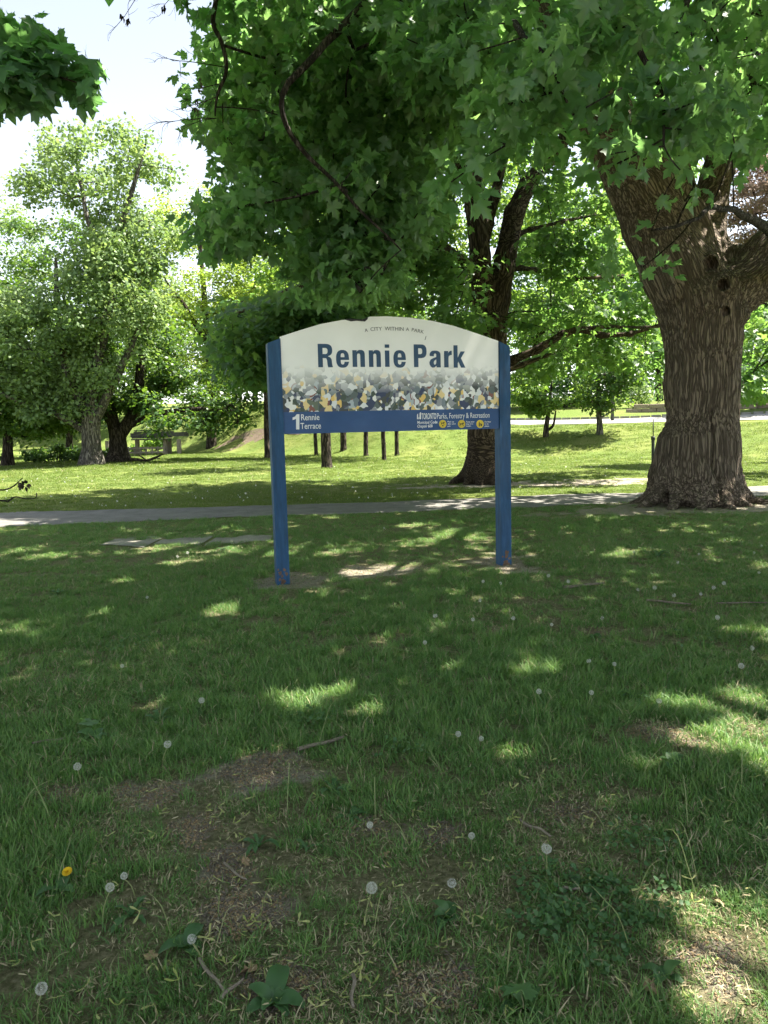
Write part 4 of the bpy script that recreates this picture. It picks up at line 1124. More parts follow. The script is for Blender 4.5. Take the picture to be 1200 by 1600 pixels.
lowr2 = thin(limb2([(770, 585, 11), (800, 563, 9.5, -.1), (840, 546, 9, -.2), (880, 522, 8, -.3), (905, 514, 7, -.3), (940, 524, 6, -.3), (985, 522, 5, -.3), (1040, 505, 4, -.2), (1120, 490, 3, 0)]))
lowr2b = thin(limb2([(905, 514, 5, -.3), (950, 510, 4.5, .2), (1010, 512, 4, .6), (1060, 508, 3, .9)]))
lowr2c = thin(limb2([(775, 585, 8, .3), (815, 570, 6, .6), (855, 556, 5, .8), (900, 540, 4, 1.2), (960, 560, 2.5, 1.6)]))
midr2 = thin(limb2([(787, 425, 8), (808, 418, 6.5, .3), (840, 422, 5.5, .6), (900, 435, 5, 1.0), (970, 432, 4, 1.4), (1040, 420, 3, 1.8)]))
midr2b = thin(limb2([(800, 370, 6), (830, 358, 5, .2), (880, 346, 4.5, .4), (930, 335, 3.5, .7)]))
roots2 = []
bb2 = np.array((T2G[0], Y2, 0.0))
for i, a in enumerate(np.radians([185, 220, 255, 290, 325, 0, 45, 100, 145])):
    d = np.array((math.cos(a), math.sin(a), 0)); L = [1.15, .85, .8, .85, .9, 1.0, .8, .8, .8][i]
    roots2.append(([bb2 + d * .2 + (0, 0, .7), bb2 + d * .42 + (0, 0, .25), bb2 + d * .66 * L + (0, 0, .05), bb2 + d * .85 * L + (0, 0, -.08)], [.2, .15, .085, .04]))
limbs2 = [trunk2, main2, right2, sub2, leftl2, leftm2, lowl2, lowr2, lowr2b, lowr2c, midr2, midr2b]
big_trunk('trunk', limbs2, roots2, M_BARK2, .03, .04, .022, 15, t2, t2.location, origin=at(762, 500, Y2))
g = np.random.default_rng(52)
c2 = np.vstack([
    region(125, 352, 570, 465, 592, Y2 - 5.5, Y2 - 1.0, g, lambda x, y: y > 470 + abs(x - 470) * .22),
    region(44, 500, 760, 410, 560, Y2 - 4.0, Y2 + 1, g),
    region(80, 500, 760, 120, 430, Y2 - 3.5, Y2 + 3, g, lambda x, y: not (640 < x < 745 and 170 < y < 300 and (x + y) % 7 < 5)),
    region(12, 500, 600, 330, 470, Y2 - 3, Y2 + 2, g),
    region(60, 800, 1060, 80, 345, Y2 - 2, Y2 + 4, g),
    region(95, 805, 1060, 360, 600, Y2 - 1.5, Y2 + 4, g, lambda x, y: not (930 < x < 1040 and y > 570) and not(y > 585)),
    region(40, 1150, 1290, 470, 625, Y2 - 1, Y2 + 3, g), region(18, 600, 1000, -60, 140, Y2 - 3, Y2 + 3, g), region(60, 510, 780, -20, 230, 14.0, 17.5, g)])  # last region: hidden clumps added to shade the lower left lobe
up = []
while len(up) < 380:
    a = g.normal(size=3); a /= np.linalg.norm(a); a *= g.random() ** .4
    q = np.array((T2G[0] + .2, Y2 + .6, 10.2)) + a * (6.8, 6.5, 4.6)
    x, y, d = project(q)
    if y[0] > -20 or (x[0] < 400): continue
    up.append(q)
c2 = np.vstack([c2, np.array(up)])
r2 = g.uniform(.45, .8, len(c2))
n2 = np.vstack([smooth_path(*l, 20)[0] for l in limbs2[1:]]); nr2 = np.concatenate([smooth_path(*l, 20)[1] for l in limbs2[1:]])
tb = MB()
for V_, F_ in grow(n2, nr2, c2, .006, .5, .07, 5, 5, g): tb.add(V_ - np.array(t2.location), F_)
tag(tb.build('branches', M_TWIG, t2), kind='stuff')
P, X, T, N, S, rn = leaf_cloud(c2, r2, (78 * (r2 / .62) ** 2).astype(int), .165, g, .55, .55, .8, .5, .5)
ok = ~sunlit_mask(P, .1)
px, py, dep = project(P)
ok &= ~((px < 335) & (py < 455)) & ~((px > 430) & (px < 800) & (py > 600)) & ~((px > 712) & (px < 840) & (py > 190) & (py < 490) & (dep < Y2) & (g.random(len(P)) < .8))
br = np.interp(px, [795, 840, 880, 905, 940, 985, 1040], [566, 546, 522, 514, 524, 522, 505])
ok &= ~((px > 790) & (px < 1045) & (np.abs(py - br) < 24) & (dep < Y2 + .1) & (g.random(len(P)) < .92))
P, X, T, N, S, rn = [a[ok] for a in (P, X, T, N, S, rn)]
tag(link('crown', leaves_mesh('crown', leaf_mid(), P - np.array(t2.location), X, T, N, S, M_MAPLE2, rn), t2), kind='stuff')

# ------------------------------------------------------------------ generic trees
def tree(name, label, base, limbs, crown, nclump, rcl, per, leaf, lmat, bmat, seed, tmpl=None, group=None, r_tip=.012, flat=.6, hang=.4, up=.8, keepout=None, sides=12, shell=.5, lump=1.9):
    """limbs: list of (points rel. base, radii); crown: list of (centre rel. base, radii xyz, weight)"""
    g = np.random.default_rng(seed)
    o = thing(name, label, 'tree', tuple(base), group)
    base = np.array(base)
    mb = MB(); NN, NR = [], []
    for pts, rad in limbs:
        P_, r_ = smooth_path([np.array(p, float) for p in pts], rad, max(8, 6 * len(pts)))
        P_ = P_ + (np.stack([noise(P_ + base, .9, 70), noise(P_ + base, .9, 71), 0 * P_[:, 0]], 1) - .5) * np.minimum(.25, P_[:, 2:3].clip(0) * .08)
        V_, F_ = tube(P_, r_, sides); mb.add(V_, F_)
        m = P_[:, 2] > 1.3; NN.append(P_[m]); NR.append(r_[m])
    w = np.array([c[2] for c in crown], float); w /= w.sum()
    c = []
    tries = 0
    while len(c) < nclump and tries < nclump * 60:
        tries += 1
        k = g.choice(len(crown), p=w); cc, rr, _ = crown[k]
        d = g.normal(size=3); d /= np.linalg.norm(d); q = np.array(cc) + d * np.array(rr) * (.35 + .65 * g.random() ** .6)
        if lump and noise(q[None] + base, 1 / lump, seed)[0] < .44: continue
        if keepout is not None:
            x, y, dd_ = project(q + base)
            if keepout(x[0], y[0]): continue
        c.append(q)
    c += [np.array(l[0][-1], float) for l in limbs if l[0][-1][2] > 2]
    c = np.array(c); r = rcl * g.uniform(.7, 1.3, len(c))
    for V_, F_ in grow(np.vstack(NN), np.concatenate(NR), c, r_tip, .5, .08, 4, 4, g): mb.add(V_, F_)
    mb.build('trunk', bmat, o, True)
    P, X, T, N, S, rn = leaf_cloud(c, r, per, leaf, g, flat, hang, up, .42, shell)
    if keepout is not None:
        x, y, d = project(P + base); k = ~np.array([keepout(a, b) for a, b in zip(x, y)]) if len(P) < 1 else np.ones(len(P), bool)
        P, X, T, N, S, rn = [a[k] for a in (P, X, T, N, S, rn)]
    me = leaves_mesh('crown', tmpl or leaf_quad(), P, X, T, N, S, lmat, rn)
    tag(link('crown', me, o), kind='stuff')
    return o
def rel(b, px, py, dy=0): return at(px, py, b[1] + dy) - b
def root_flare(r): return [r * 1.7, r * 1.15, r, r * .95]

# L1: silver maple, left
b = ground_at(143, 727); k = b[1] / FPX
L1 = tree('silver_maple', 'tall pale silver-green maple with grey trunk, left of the dark tree', b,
    [([(0, 0, -.15), rel(b, 143, 700), rel(b, 141, 670), rel(b, 140, 640)], [24 * k, 15 * k, 14 * k, 15 * k]),
     ([rel(b, 138, 650), rel(b, 122, 615), rel(b, 100, 560), rel(b, 90, 480), rel(b, 85, 400)], [10 * k, 9 * k, 7 * k, 5 * k, 2 * k]),
     ([rel(b, 145, 655), rel(b, 163, 625), rel(b, 178, 590), rel(b, 196, 550), rel(b, 230, 480)], [8 * k, 7 * k, 6 * k, 5 * k, 2 * k]),
     ([rel(b, 133, 672), rel(b, 110, 655), rel(b, 75, 640), rel(b, 30, 625), rel(b, -20, 600)], [7 * k, 6 * k, 5 * k, 4 * k, 2 * k]),
     ([rel(b, 141, 645), rel(b, 150, 570), rel(b, 172, 460), rel(b, 176, 390), rel(b, 195, 335), rel(b, 215, 270), rel(b, 230, 220)], [9 * k, 8 * k, 7.5 * k, 6 * k, 4.5 * k, 3 * k, 1.5 * k]),
     ([rel(b, 172, 450), rel(b, 150, 380), rel(b, 130, 300), rel(b, 120, 230)], [5 * k, 4 * k, 3 * k, 1 * k]),
     ],
    [(rel(b, 160, 320), (125 * k, 100 * k, 120 * k), 3.0), (rel(b, 60, 560), (130 * k, 95 * k, 105 * k), 3.0), (rel(b, 160, 470), (110 * k, 90 * k, 100 * k), 1.6)],
    440, .85, 92, .18, M_SILVER, M_BARKG, 201, flat=.75, hang=-.25, up=.5, keepout=lambda x, y: (y > 655) or (x > 285 and y < 420))
# L2: dark spreading maple beside it
b = ground_at(185, 722); k = b[1] / FPX
L2 = tree('spreading_maple', 'low dark spreading tree with forked black trunk, right of the silver maple', b,
    [([(0, 0, -.15), rel(b, 185, 705), rel(b, 184, 685), rel(b, 184, 668)], [26 * k, 15 * k, 13 * k, 14 * k]),
     ([rel(b, 181, 675), rel(b, 172, 640), rel(b, 166, 600), rel(b, 163, 540), rel(b, 165, 470)], [11 * k, 9 * k, 8 * k, 6 * k, 3 * k]),
     ([rel(b, 188, 675), rel(b, 203, 650), rel(b, 215, 610), rel(b, 220, 560), rel(b, 230, 500)], [11 * k, 9 * k, 8 * k, 6 * k, 3 * k]),
     ([rel(b, 195, 665), rel(b, 225, 652), rel(b, 265, 640), rel(b, 330, 635), rel(b, 380, 640)], [6 * k, 5 * k, 4 * k, 3 * k, 1 * k]),
     ([rel(b, 178, 665), rel(b, 160, 645), rel(b, 130, 625), rel(b, 90, 615)], [6 * k, 5 * k, 4 * k, 2 * k]),
     ([rel(b, 210, 630), rel(b, 240, 610), rel(b, 280, 580)], [4 * k, 3 * k, 2 * k])],
    [(rel(b, 290, 632), (115 * k, 110 * k, 52 * k), 2.6), (rel(b, 190, 520), (110 * k, 110 * k, 85 * k), 1.6), (rel(b, 90, 620), (110 * k, 90 * k, 50 * k), 1.2)],
    340, .85, 62, .20, M_DARK, M_BARKD, 202, flat=.5, hang=.4, up=.9, keepout=lambda x, y: y > 683 or (195 < x < 235 and 540 < y < 600))
# L3: tree at the left edge
b = ground_at(12, 728); k = b[1] / FPX
tree('edge_tree', 'tree with short dark trunk at the left edge of the lawn', b,
    [([(0, 0, -.1), rel(b, 12, 705), rel(b, 12, 680), rel(b, 8, 640), rel(b, 0, 580), rel(b, -10, 500)], [12 * k, 8 * k, 7 * k, 6 * k, 5 * k, 2 * k])],
    [(rel(b, -40, 600), (95 * k, 90 * k, 75 * k), 1.5), (rel(b, 40, 655), (80 * k, 80 * k, 30 * k), 1)], 120, .8, 55, .20, M_FRESH, M_BARKD, 203, keepout=lambda x, y: y > 690)
# L5: slim tree behind the silver maple
b = ground_at(108, 714); k = b[1] / FPX
tree('slim_tree', 'dark green tree with slim trunk behind the silver maple', b,
    [([(0, 0, -.1), rel(b, 108, 690), rel(b, 108, 660), rel(b, 104, 560), rel(b, 100, 450)], [8 * k, 5 * k, 4.5 * k, 4 * k, 2 * k])],
    [(rel(b, 90, 480), (110 * k, 90 * k, 140 * k), 2), (rel(b, 60, 650), (110 * k, 80 * k, 30 * k), .7)], 220, 1.1, 60, .24, M_DARK, M_BARKD, 204, keepout=lambda x, y: y > 690)
# L6: pale tree far left
b = ground_at(-60, 706); k = b[1] / FPX
tree('pale_tree', 'pale green tree far behind at the left edge of the photo', b,
    [([(0, 0, -.1), rel(b, -60, 640), rel(b, -50, 520), rel(b, -30, 400)], [8 * k, 6 * k, 5 * k, 2 * k])],
    [(rel(b, -20, 420), (85 * k, 75 * k, 130 * k), 2)], 190, 1.2, 60, .27, M_SILVER, M_BARKG, 205)
# L4: yellow-green locust
b = ground_at(330, 700); k = b[1] / FPX
L4 = tree('locust_tree', 'airy yellow-green locust between the silver maple and the sign', b,
    [([(0, 0, -.1), rel(b, 330, 660), rel(b, 328, 600), rel(b, 325, 540), rel(b, 318, 450), rel(b, 312, 360), rel(b, 310, 290)], [9 * k, 6 * k, 5.5 * k, 5 * k, 4 * k, 2.5 * k, 1 * k]),
     ([rel(b, 326, 560), rel(b, 360, 500), rel(b, 400, 440), rel(b, 430, 380)], [4 * k, 3 * k, 2 * k, 1 * k]),
     ([rel(b, 325, 540), rel(b, 290, 480), rel(b, 255, 430)], [4 * k, 3 * k, 1 * k])],
    [(rel(b, 300, 430), (105 * k, 90 * k, 135 * k), 3), (rel(b, 410, 450), (85 * k, 80 * k, 80 * k), 1.4), (rel(b, 330, 590), (95 * k, 90 * k, 55 * k), 1)],
    460, 1.0, 60, .20, M_LOCUST, M_BARKD, 206, flat=.55, hang=.2, up=1.0, keepout=lambda x, y: y > 665)

# young trees in the middle of the lawn, trunks seen under the sign
YT = [(418, 716, 4.6, 'thin trunk just left of the left sign post'), (511, 731, 8.2, 'stoutest of the straight trunks seen under the sign'), (494, 713, 3.0, 'thinnest trunk under the sign, left of the stout one'),
      (537, 704, 5.0, 'trunk on the bank under the sign, second from the left in the row'), (572, 713, 3.8, 'trunk seen under the middle of the sign'), (600, 720, 3.6, 'trunk seen under the sign, right of its middle'), (620, 712, 3.4, 'rightmost thin trunk seen under the sign')]
for i, (px, py, hw, lab) in enumerate(YT):
    b = ground_at(px, py); k = b[1] / FPX
    H = 5.4 + (i * 37 % 5) * .5
    tree('young_tree', lab, b, [([(0, 0, -.1), (0, 0, .25), (0, 0, 1.5), (.03, 0, 3.2), (0, .1, H), (0, 0, H + 2.5)], [hw * k * 1.35, hw * k, hw * k * .95, hw * k * .8, hw * k * .5, .02])],
         [((0, 0, H + 1.2), (2.4, 2.4, 3.0), 1)], 46, .8, 46, .20, [M_MAPLE2, M_FRESH, M_DARK][i % 3], M_BARKD, 300 + i, group='young trees in the middle of the lawn', r_tip=.008, sides=10,
         keepout=lambda x, y: y > 640 or x < 330)
# small trees on the bank, right
b = ground_at(853, 683); k = b[1] / FPX
tree('bank_maple', 'small bright green maple with forked trunk on the bank', b,
    [([(0, 0, -.1), rel(b, 853, 672), rel(b, 855, 655), rel(b, 858, 630), rel(b, 860, 590)], [5.5 * k, 4.2 * k, 3.6 * k, 2.5 * k, 1 * k]), ([rel(b, 854, 672), rel(b, 864, 664), rel(b, 868, 640)], [2.6 * k, 2 * k, 1 * k])],
    [(rel(b, 862, 612), (64 * k, 60 * k, 42 * k), 1)], 90, .48, 60, .15, M_FRESH, M_BARKD, 320, keepout=lambda x, y: y > 662)
b = ground_at(937, 679); k = b[1] / FPX
tree('bank_tree', 'slender tree with single brown trunk on the mulched bank', b,
    [([(0, 0, -.1), rel(b, 937, 665), rel(b, 936, 640), rel(b, 935, 600), rel(b, 935, 540), rel(b, 935, 470)], [6.5 * k, 4.6 * k, 4.2 * k, 3.6 * k, 3 * k, 1 * k]), ([rel(b, 938, 652), rel(b, 950, 645), rel(b, 966, 636)], [1.6 * k, 1.2 * k, .6 * k])],
    [(rel(b, 945, 560), (70 * k, 65 * k, 80 * k), 1)], 90, .62, 55, .17, M_DARK, M_BARKG, 321, keepout=lambda x, y: y > 640)
# background row behind the road and bank
for i, (px, py, Yd, top, hw, mat, lab) in enumerate([
    (760, 640, 62, 190, 80, M_FRESH, 'bright green tree far behind the second maple'), (905, 640, 60, 250, 90, M_FRESH, 'bright leafy tree beyond the road, left of the big trunk'),
    (1030, 640, 64, 230, 90, M_MAPLE2, 'dark leafy tree beyond the road, directly behind the big trunk'), (640, 650, 66, 230, 90, M_LOCUST, 'yellow-green tree glimpsed above the middle of the sign'),
    (500, 650, 68, 330, 90, M_FRESH, 'light green tree glimpsed above the left half of the sign'), (1240, 640, 44, 330, 90, M_FRESH, 'bright tree at the right edge beyond the big trunk'), (840, 640, 70, 300, 85, M_MAPLE2, 'dark tree far back, between the second maple and the big trunk'), (965, 640, 74, 330, 85, M_MAPLE2, 'farthest dark tree left of the big trunk'),
    (230, 668, 82, 400, 80, M_SILVER, 'pale distant tree between the dark tree and the locust'), (60, 672, 84, 430, 90, M_FRESH, 'distant light tree behind the slim dark one'), (400, 660, 78, 420, 70, M_LOCUST, 'distant yellow-green tree left of the sign')]):
    q = at(px, py, Yd); q[2] = gz(q[0], q[1]); k = Yd / FPX; H = at(px, top, Yd)[2] - q[2]
    tree('background_tree', lab, q, [([(0, 0, -.1), (0, 0, H * .2), (.1, 0, H * .5), (0, .1, H * .8)], [.32, .24, .18, .06]), ([(0, 0, H * .3), (1.2, -.5, H * .5), (2.2, -.8, H * .65)], [.15, .1, .04]), ([(0, 0, H * .28), (-1.3, -.3, H * .45), (-2.4, -.6, H * .6)], [.15, .1, .04])],
         [((0, 0, H * .58), (hw * k, hw * k * .8, H * .42), 1)], 190, 1.1, 54, .28, mat, M_BARKD, 340 + i, group='trees beyond the bank')
# brown-needled conifer at the right
q = at(1230, 640, 27.0); q[2] = gz(q[0], q[1])
tree('brown_conifer', 'conifer with dry pinkish brown needles at the upper right', q,
    [([(0, 0, -.1), (0, 0, 2), (0, 0, 6), (0, 0, 12)], [.26, .22, .16, .05])], [((0, 0, 8.6), (2.0, 2.0, 3.4), 1)], 150, .6, 130, .10, M_BROWN, M_BARKD, 360, flat=.35, hang=.1, keepout=lambda x, y: y > 425)
# rows of far trees that close the horizon outside the gaps
far = tree('far_tree', 'rounded green tree in the far row along the horizon', (-52, 100, gz(-52, 100)), [([(0, 0, -.1), (0, 0, 3), (0, 0, 8)], [.4, .3, .1])], [((0, 0, 6.8), (5.4, 4.5, 5.6), 1)], 90, 1.5, 46, .5, M_FRESH, M_BARKD, 370, group='far row of trees along the horizon')
gg = np.random.default_rng(5)
for i in range(15):
    x, y = -52 + (i + 1) * 8.2 + gg.uniform(-1.5, 1.5), 96 + gg.uniform(-6, 10)
    o = far.copy(); C.objects.link(o); o.location = (x, y, gz(x, y)); o.rotation_euler = (0, 0, gg.uniform(0, 6.28)); s = gg.uniform(.75, 1.15); o.scale = (s, s, s * gg.uniform(.9, 1.15))
    for ch in far.children:
        c = ch.copy(); C.objects.link(c); c.parent = o

# shrubs
def shrub(name, label, px, py, w, h, n, leaf, mat, seed, dy=0, group=None, d=None):
    b = ground_at(px, py) if d is None else at(px, py, d)
    if d is not None: b[2] = gz(b[0], b[1])
    k = b[1] / FPX; g = np.random.default_rng(seed)
    o = thing(name, label, 'shrub', tuple(b), group)
    c = np.stack([g.uniform(-w, w, n) * k, g.uniform(-.5, .5, n) * w * k * .6, g.uniform(.25, 1, n) * h * k], 1); c[:, 2] *= np.sqrt(np.clip(1 - (c[:, 0] / (w * k * 1.1)) ** 2, .1, 1))
    mb = MB()
    for q in c: mb.add(*tube([np.array((q[0] * .5, q[1] * .5, -.05)), np.array((q[0] * .8, q[1] * .8, q[2] * .5)), q], [.02, .014, .006], 5, False))
    tag(mb.build('stems', M_TWIG, o), kind='stuff')
    P, X, T, N, S, rn = leaf_cloud(c, np.full(n, h * k * .32), 34, leaf, g, .8, -.3, .5, .7, .5)
    P[:, 2] = np.maximum(P[:, 2], .03)
    tag(link('foliage', leaves_mesh('foliage', leaf_low(), P, X, T, N, S, mat, rn), o), kind='stuff')
shrub('low_shrub', 'dark low shrub at the foot of the silver maple', 90, 722, 48, 24, 46, .17, M_DARK, 401)
shrub('low_shrub', 'dark shrub between the silver maple and the black trunk', 166, 720, 10, 20, 12, .15, M_DARK, 402)
shrub('low_shrub', 'dark shrub at the far left edge of the lawn', 0, 726, 12, 16, 10, .17, M_DARK, 403)
shrub('hedge_shrub', 'grey-green shrub above the stone wall, nearest the big trunk', 1010, 640, 40, 34, 26, .16, M_SILVER, 404, d=53)
shrub('hedge_shrub', 'green shrub above the stone wall, left of the grey-green one', 930, 644, 40, 30, 26, .16, M_FRESH, 405, d=56)
shrub('tall_shrub', 'tall dark shrub beyond the road behind the small bright maple', 850, 640, 60, 75, 60, .22, M_MAPLE2, 407, d=58)
shrub('tall_shrub', 'tall dark shrub beyond the road behind the slender bank tree', 955, 640, 60, 85, 60, .22, M_MAPLE2, 408, d=60)
shrub('tall_shrub', 'tall shrub beyond the road half hidden by the second maple', 760, 640, 60, 80, 60, .22, M_DARK, 409, d=62)
shrub('hedge_shrub', 'green shrub beside the wooden shelter', 238, 706, 34, 20, 22, .22, M_FRESH, 406, d=64)

# fallen limb beside the dark tree
b = ground_at(225, 722); o = thing('fallen_branch', 'bare dark branch lying on the lawn beside the black trunk', 'branch', tuple(b))
mb = MB(); Yb = b[1]
for pts in [[(197, 717, .10), (215, 718, .09), (228, 720, .08), (245, 714, .06), (258, 708, .03)], [(228, 719, .05), (220, 713, .04), (212, 712, .02)], [(240, 716, .04), (250, 716, .02)]]:
    P_, r_ = smooth_path([at(a, c, Yb) - b for a, c, r in pts], [p[2] for p in pts], 12); mb.add(*tube(P_, r_, 6))
mb.build('limb', M_BARKD, o, True)

# wooden shelter and rail fence far left
bs = ground_at(262, 709); Ys = bs[1] - 1.5; bs = at(262, 709, Ys); bs[2] = gz(bs[0], bs[1]); k = Ys / FPX
sh = thing('wooden_shelter', 'open wooden shelter with dark roof and pale posts behind the lawn', 'shelter', tuple(bs))
zt = at(240, 687, Ys)[2] - bs[2]
for px, dy, wpx in [(215, 0, 7), (258.5, 0, 7), (265, .6, 7), (280, 0, 7), (168, 0, 6)]:
    q = at(px, 700, Ys + dy) - bs; mb = MB(); z0 = gz(q[0] + bs[0], q[1] + bs[1]) - bs[2]
    mb.box((q[0], q[1], (z0 - .1 + zt) / 2), (wpx * k * .8, .3, zt - z0 + .1), bevel=.02); mb.build('post', M_WOOD, sh)
x0, x1 = (at(212, 687, Ys) - bs)[0], (at(268, 687, Ys) - bs)[0]
for i in range(6):
    mb = MB(); z = zt + .04 + i * .125; mb.box(((x0 + x1) / 2, -.5 + i * .16, z), (x1 - x0 + .3, .2, .10), bevel=.015); mb.build('roof_board', M_ROOF, sh)
mb = MB(); mb.box(((x0 + x1) / 2 + .3, .6, zt + .35), (x1 - x0 + 1.2, 1.6, .3)); mb.build('roof_beam', M_ROOF, sh)
fe = thing('rail_fence', 'low wooden rail fence in front of the shelter', 'fence', tuple(at(225, 709, Ys - .5)))
fl = np.array(fe.location); fe.location.z = gz(fl[0], fl[1]); fl = np.array(fe.location)
for i in range(8):
    q = at(192 + i * 9.2, 708, Ys - .5); mb = MB(); z = gz(q[0], q[1]); mb.box((q[0] - fl[0], q[1] - fl[1], z - fl[2] + .28), (.1, .1, .68)); mb.build('post', M_WOOD, fe)
qa, qb = at(190, 708, Ys - .5), at(259, 708, Ys - .5)
for zz in (.22, .52):
    mb = MB(); mb.box(((qa[0] + qb[0]) / 2 - fl[0], -.08, zz), (qb[0] - qa[0], .05, .12)); mb.build('rail', M_WOOD, fe)
# pale pole beside the wooden posts left and lamp / utility pole on the road
b = at(957, 640, 44); b[2] = gz(b[0], b[1]); o = thing('utility_pole', 'thin grey pole by the road behind the slender bank tree', 'pole', tuple(b))
mb = MB(); mb.add(*tube([(0, 0, -.2), (0, 0, 2), (0, 0, 7.5)], [.10, .09, .07], 10)); mb.build('shaft', M_METAL, o, True)
mb = MB(); mb.box((0, 0, 6.9), (.9, .09, .12)); mb.build('cross_arm', M_WOOD, o)

# green metal stake beside the big trunk
b = ground_at(1020, 765); k = b[1] / FPX
o = thing('metal_stake', 'slim dark green metal post beside the big maple trunk', 'post', tuple(b))
zj, ztp = (at(1018, 683, b[1]) - b)[2], (at(1018, 655, b[1]) - b)[2]
mb = MB(); mb.add(*tube([(0, 0, -.15), (0, 0, .5), (-.01, 0, zj - .03), (-.01, 0, zj)], [.040, .038, .036, .026], 12)); mb.build('sleeve', M_METAL, o, True)
mb = MB(); mb.add(*tube([(-.01, 0, zj - .05), (-.01, 0, ztp)], [.013, .012], 8)); mb.build('rod', M_METAL, o, True)
mb = MB(); mb.add(*tube([(-.01, 0, zj - .06), (-.01, 0, zj + .02)], [.046, .044], 12)); mb.build('collar', M_METAL, o, True)

# ------------------------------------------------------------------ dandelions
def fluff_mesh(keep, sd):
    g = np.random.default_rng(sd); V, F = [], []
    n = 150; i = np.arange(n) + .5
    ph = np.arccos(1 - 2 * i / n); th = np.pi * (1 + 5 ** .5) * i
    D = np.stack([np.cos(th) * np.sin(ph), np.sin(th) * np.sin(ph), np.cos(ph)], 1)
    cut = g.normal(size=3); cut /= np.linalg.norm(cut)
    for d in D:
        if d @ cut > keep: continue
        d = d + g.normal(size=3) * .06; d = d / np.linalg.norm(d) * g.uniform(.88, 1.06)
        a = np.cross(d, (.3, .5, .8)); a /= np.linalg.norm(a); b = np.cross(d, a); o = len(V)
        V += [d * .12 + a * .012, d * .12 - a * .012, d * .74]; F.append((o, o + 1, o + 2))
        for q in range(6):
            t = q * 1.047; o = len(V); e = a * math.cos(t) + b * math.sin(t); f = -a * math.sin(t) + b * math.cos(t)
            V += [d * .70, d * .96 + e * .22 + f * .018, d * .96 + e * .22 - f * .018]; F.append((o, o + 1, o + 2))
    return mesh_np('seed_head', np.array(V), np.array(F), M_FLUFF, {'rnd': np.random.default_rng(1).random(len(V))})
FLUFF = [fluff_mesh(2, 2), fluff_mesh(2, 3), fluff_mesh(.75, 4), fluff_mesh(.3, 5), fluff_mesh(2, 6)]
bm = bmesh.new(); bmesh.ops.create_icosphere(bm, subdivisions=1, radius=1); CORE = bpy.data.meshes.new('seed_core'); bm.to_mesh(CORE); bm.free(); CORE.materials.append(M_STICK)
def stem_mesh(h, bend):
    P_, r_ = smooth_path([np.array((0, 0, -.01)), np.array((bend * .3, bend * .1, h * .5)), np.array((bend, bend * .4, h))], [.0024, .002, .0016], 7)
    V_, F_ = tube(P_, r_, 5); return mesh_np('stem', V_, [tuple(dict.fromkeys(f)) for f in F_.tolist()], M_STEM, {'rnd': np.full(len(V_), .5)}, True)
DPX = [(194, 1373), (172, 1391), (65, 1550), (300, 1472), (581, 1392), (578, 1293), (737, 1310), (854, 1330), (706, 1384), (752, 1157), (842, 1083), (924, 1085), (920, 1035), (782, 913), (750, 940), (739, 970), (857, 901),
       (888, 910), (997, 923), (1023, 920), (1115, 920), (1131, 913), (1053, 932), (1175, 1015), (1158, 1043), (802, 968), (862, 978), (680, 964), (941, 968), (1121, 967), (1095, 930), (755, 910), (1059, 880), (1178, 865),
       (1190, 854), (1132, 845), (1092, 867), (1186, 896), (991, 864), (191, 1043), (315, 1097), (121, 1201), (262, 1166), (277, 871), (293, 865), (664, 1006), (716, 1150), (1030, 1098), (600, 826), (960, 1040), (230, 935)]
DLAB = {0: 'large dandelion clock in the left foreground near the yellow flower', 2: 'dandelion clock nearest the bottom left corner', 4: 'dandelion clock at the bottom centre on a pale stem', 6: 'dandelion clock in the foreground right of centre, left of a similar one', 7: 'round dandelion clock in the right foreground', 9: 'lone dandelion clock in mid lawn below the right sign post', 3: 'dandelion clock over a tuft of broad leaves, lower left'}
ORD = 'first second third fourth fifth sixth seventh eighth ninth tenth eleventh twelfth thirteenth fourteenth fifteenth sixteenth seventeenth eighteenth nineteenth twentieth'.split()
zones = {}
for i, (px, py) in enumerate(DPX):
    if i not in DLAB:
        zn = ('right of the sign posts, behind the mid lawn' if px < 960 else 'in front of the big maple trunk') if px > 640 and py < 1000 else ('in the mid lawn below the right sign post' if px > 640 else 'in the left half of the lawn')
        zones.setdefault(zn, []).append(i)
for zn, ids in zones.items():
    for r_, i in enumerate(sorted(ids, key=lambda k: DPX[k][0])): DLAB[i] = '%s dandelion clock from the left %s' % (ORD[r_], zn)
g = np.random.default_rng(60)
for i, (px, py) in enumerate(DPX):
    h = g.uniform(.07, .15) * (1 if py < 1000 else .75); q = on_z(px, py, h); bend = g.uniform(-.03, .03)
    x, y = q[0] - bend, q[1] - bend * .4
    o = thing('dandelion', DLAB.get(i, 'white dandelion clock scattered in the shaded lawn'), 'dandelion', (x, y, gz(x, y)), 'dandelion clocks in the lawn')
    hh = q[2] - gz(x, y)
    link('stem', stem_mesh(hh, bend), o)
    s = link('seed_head', FLUFF[i % 5], o, (bend, bend * .4, hh + .010)); s.scale = (g.uniform(.012, .0185),) * 3; s.rotation_euler = (g.uniform(-.4, .4), g.uniform(-.4, .4), g.uniform(0, 6))
    c = link('core', CORE, s); c.scale = (.11, .11, .11)
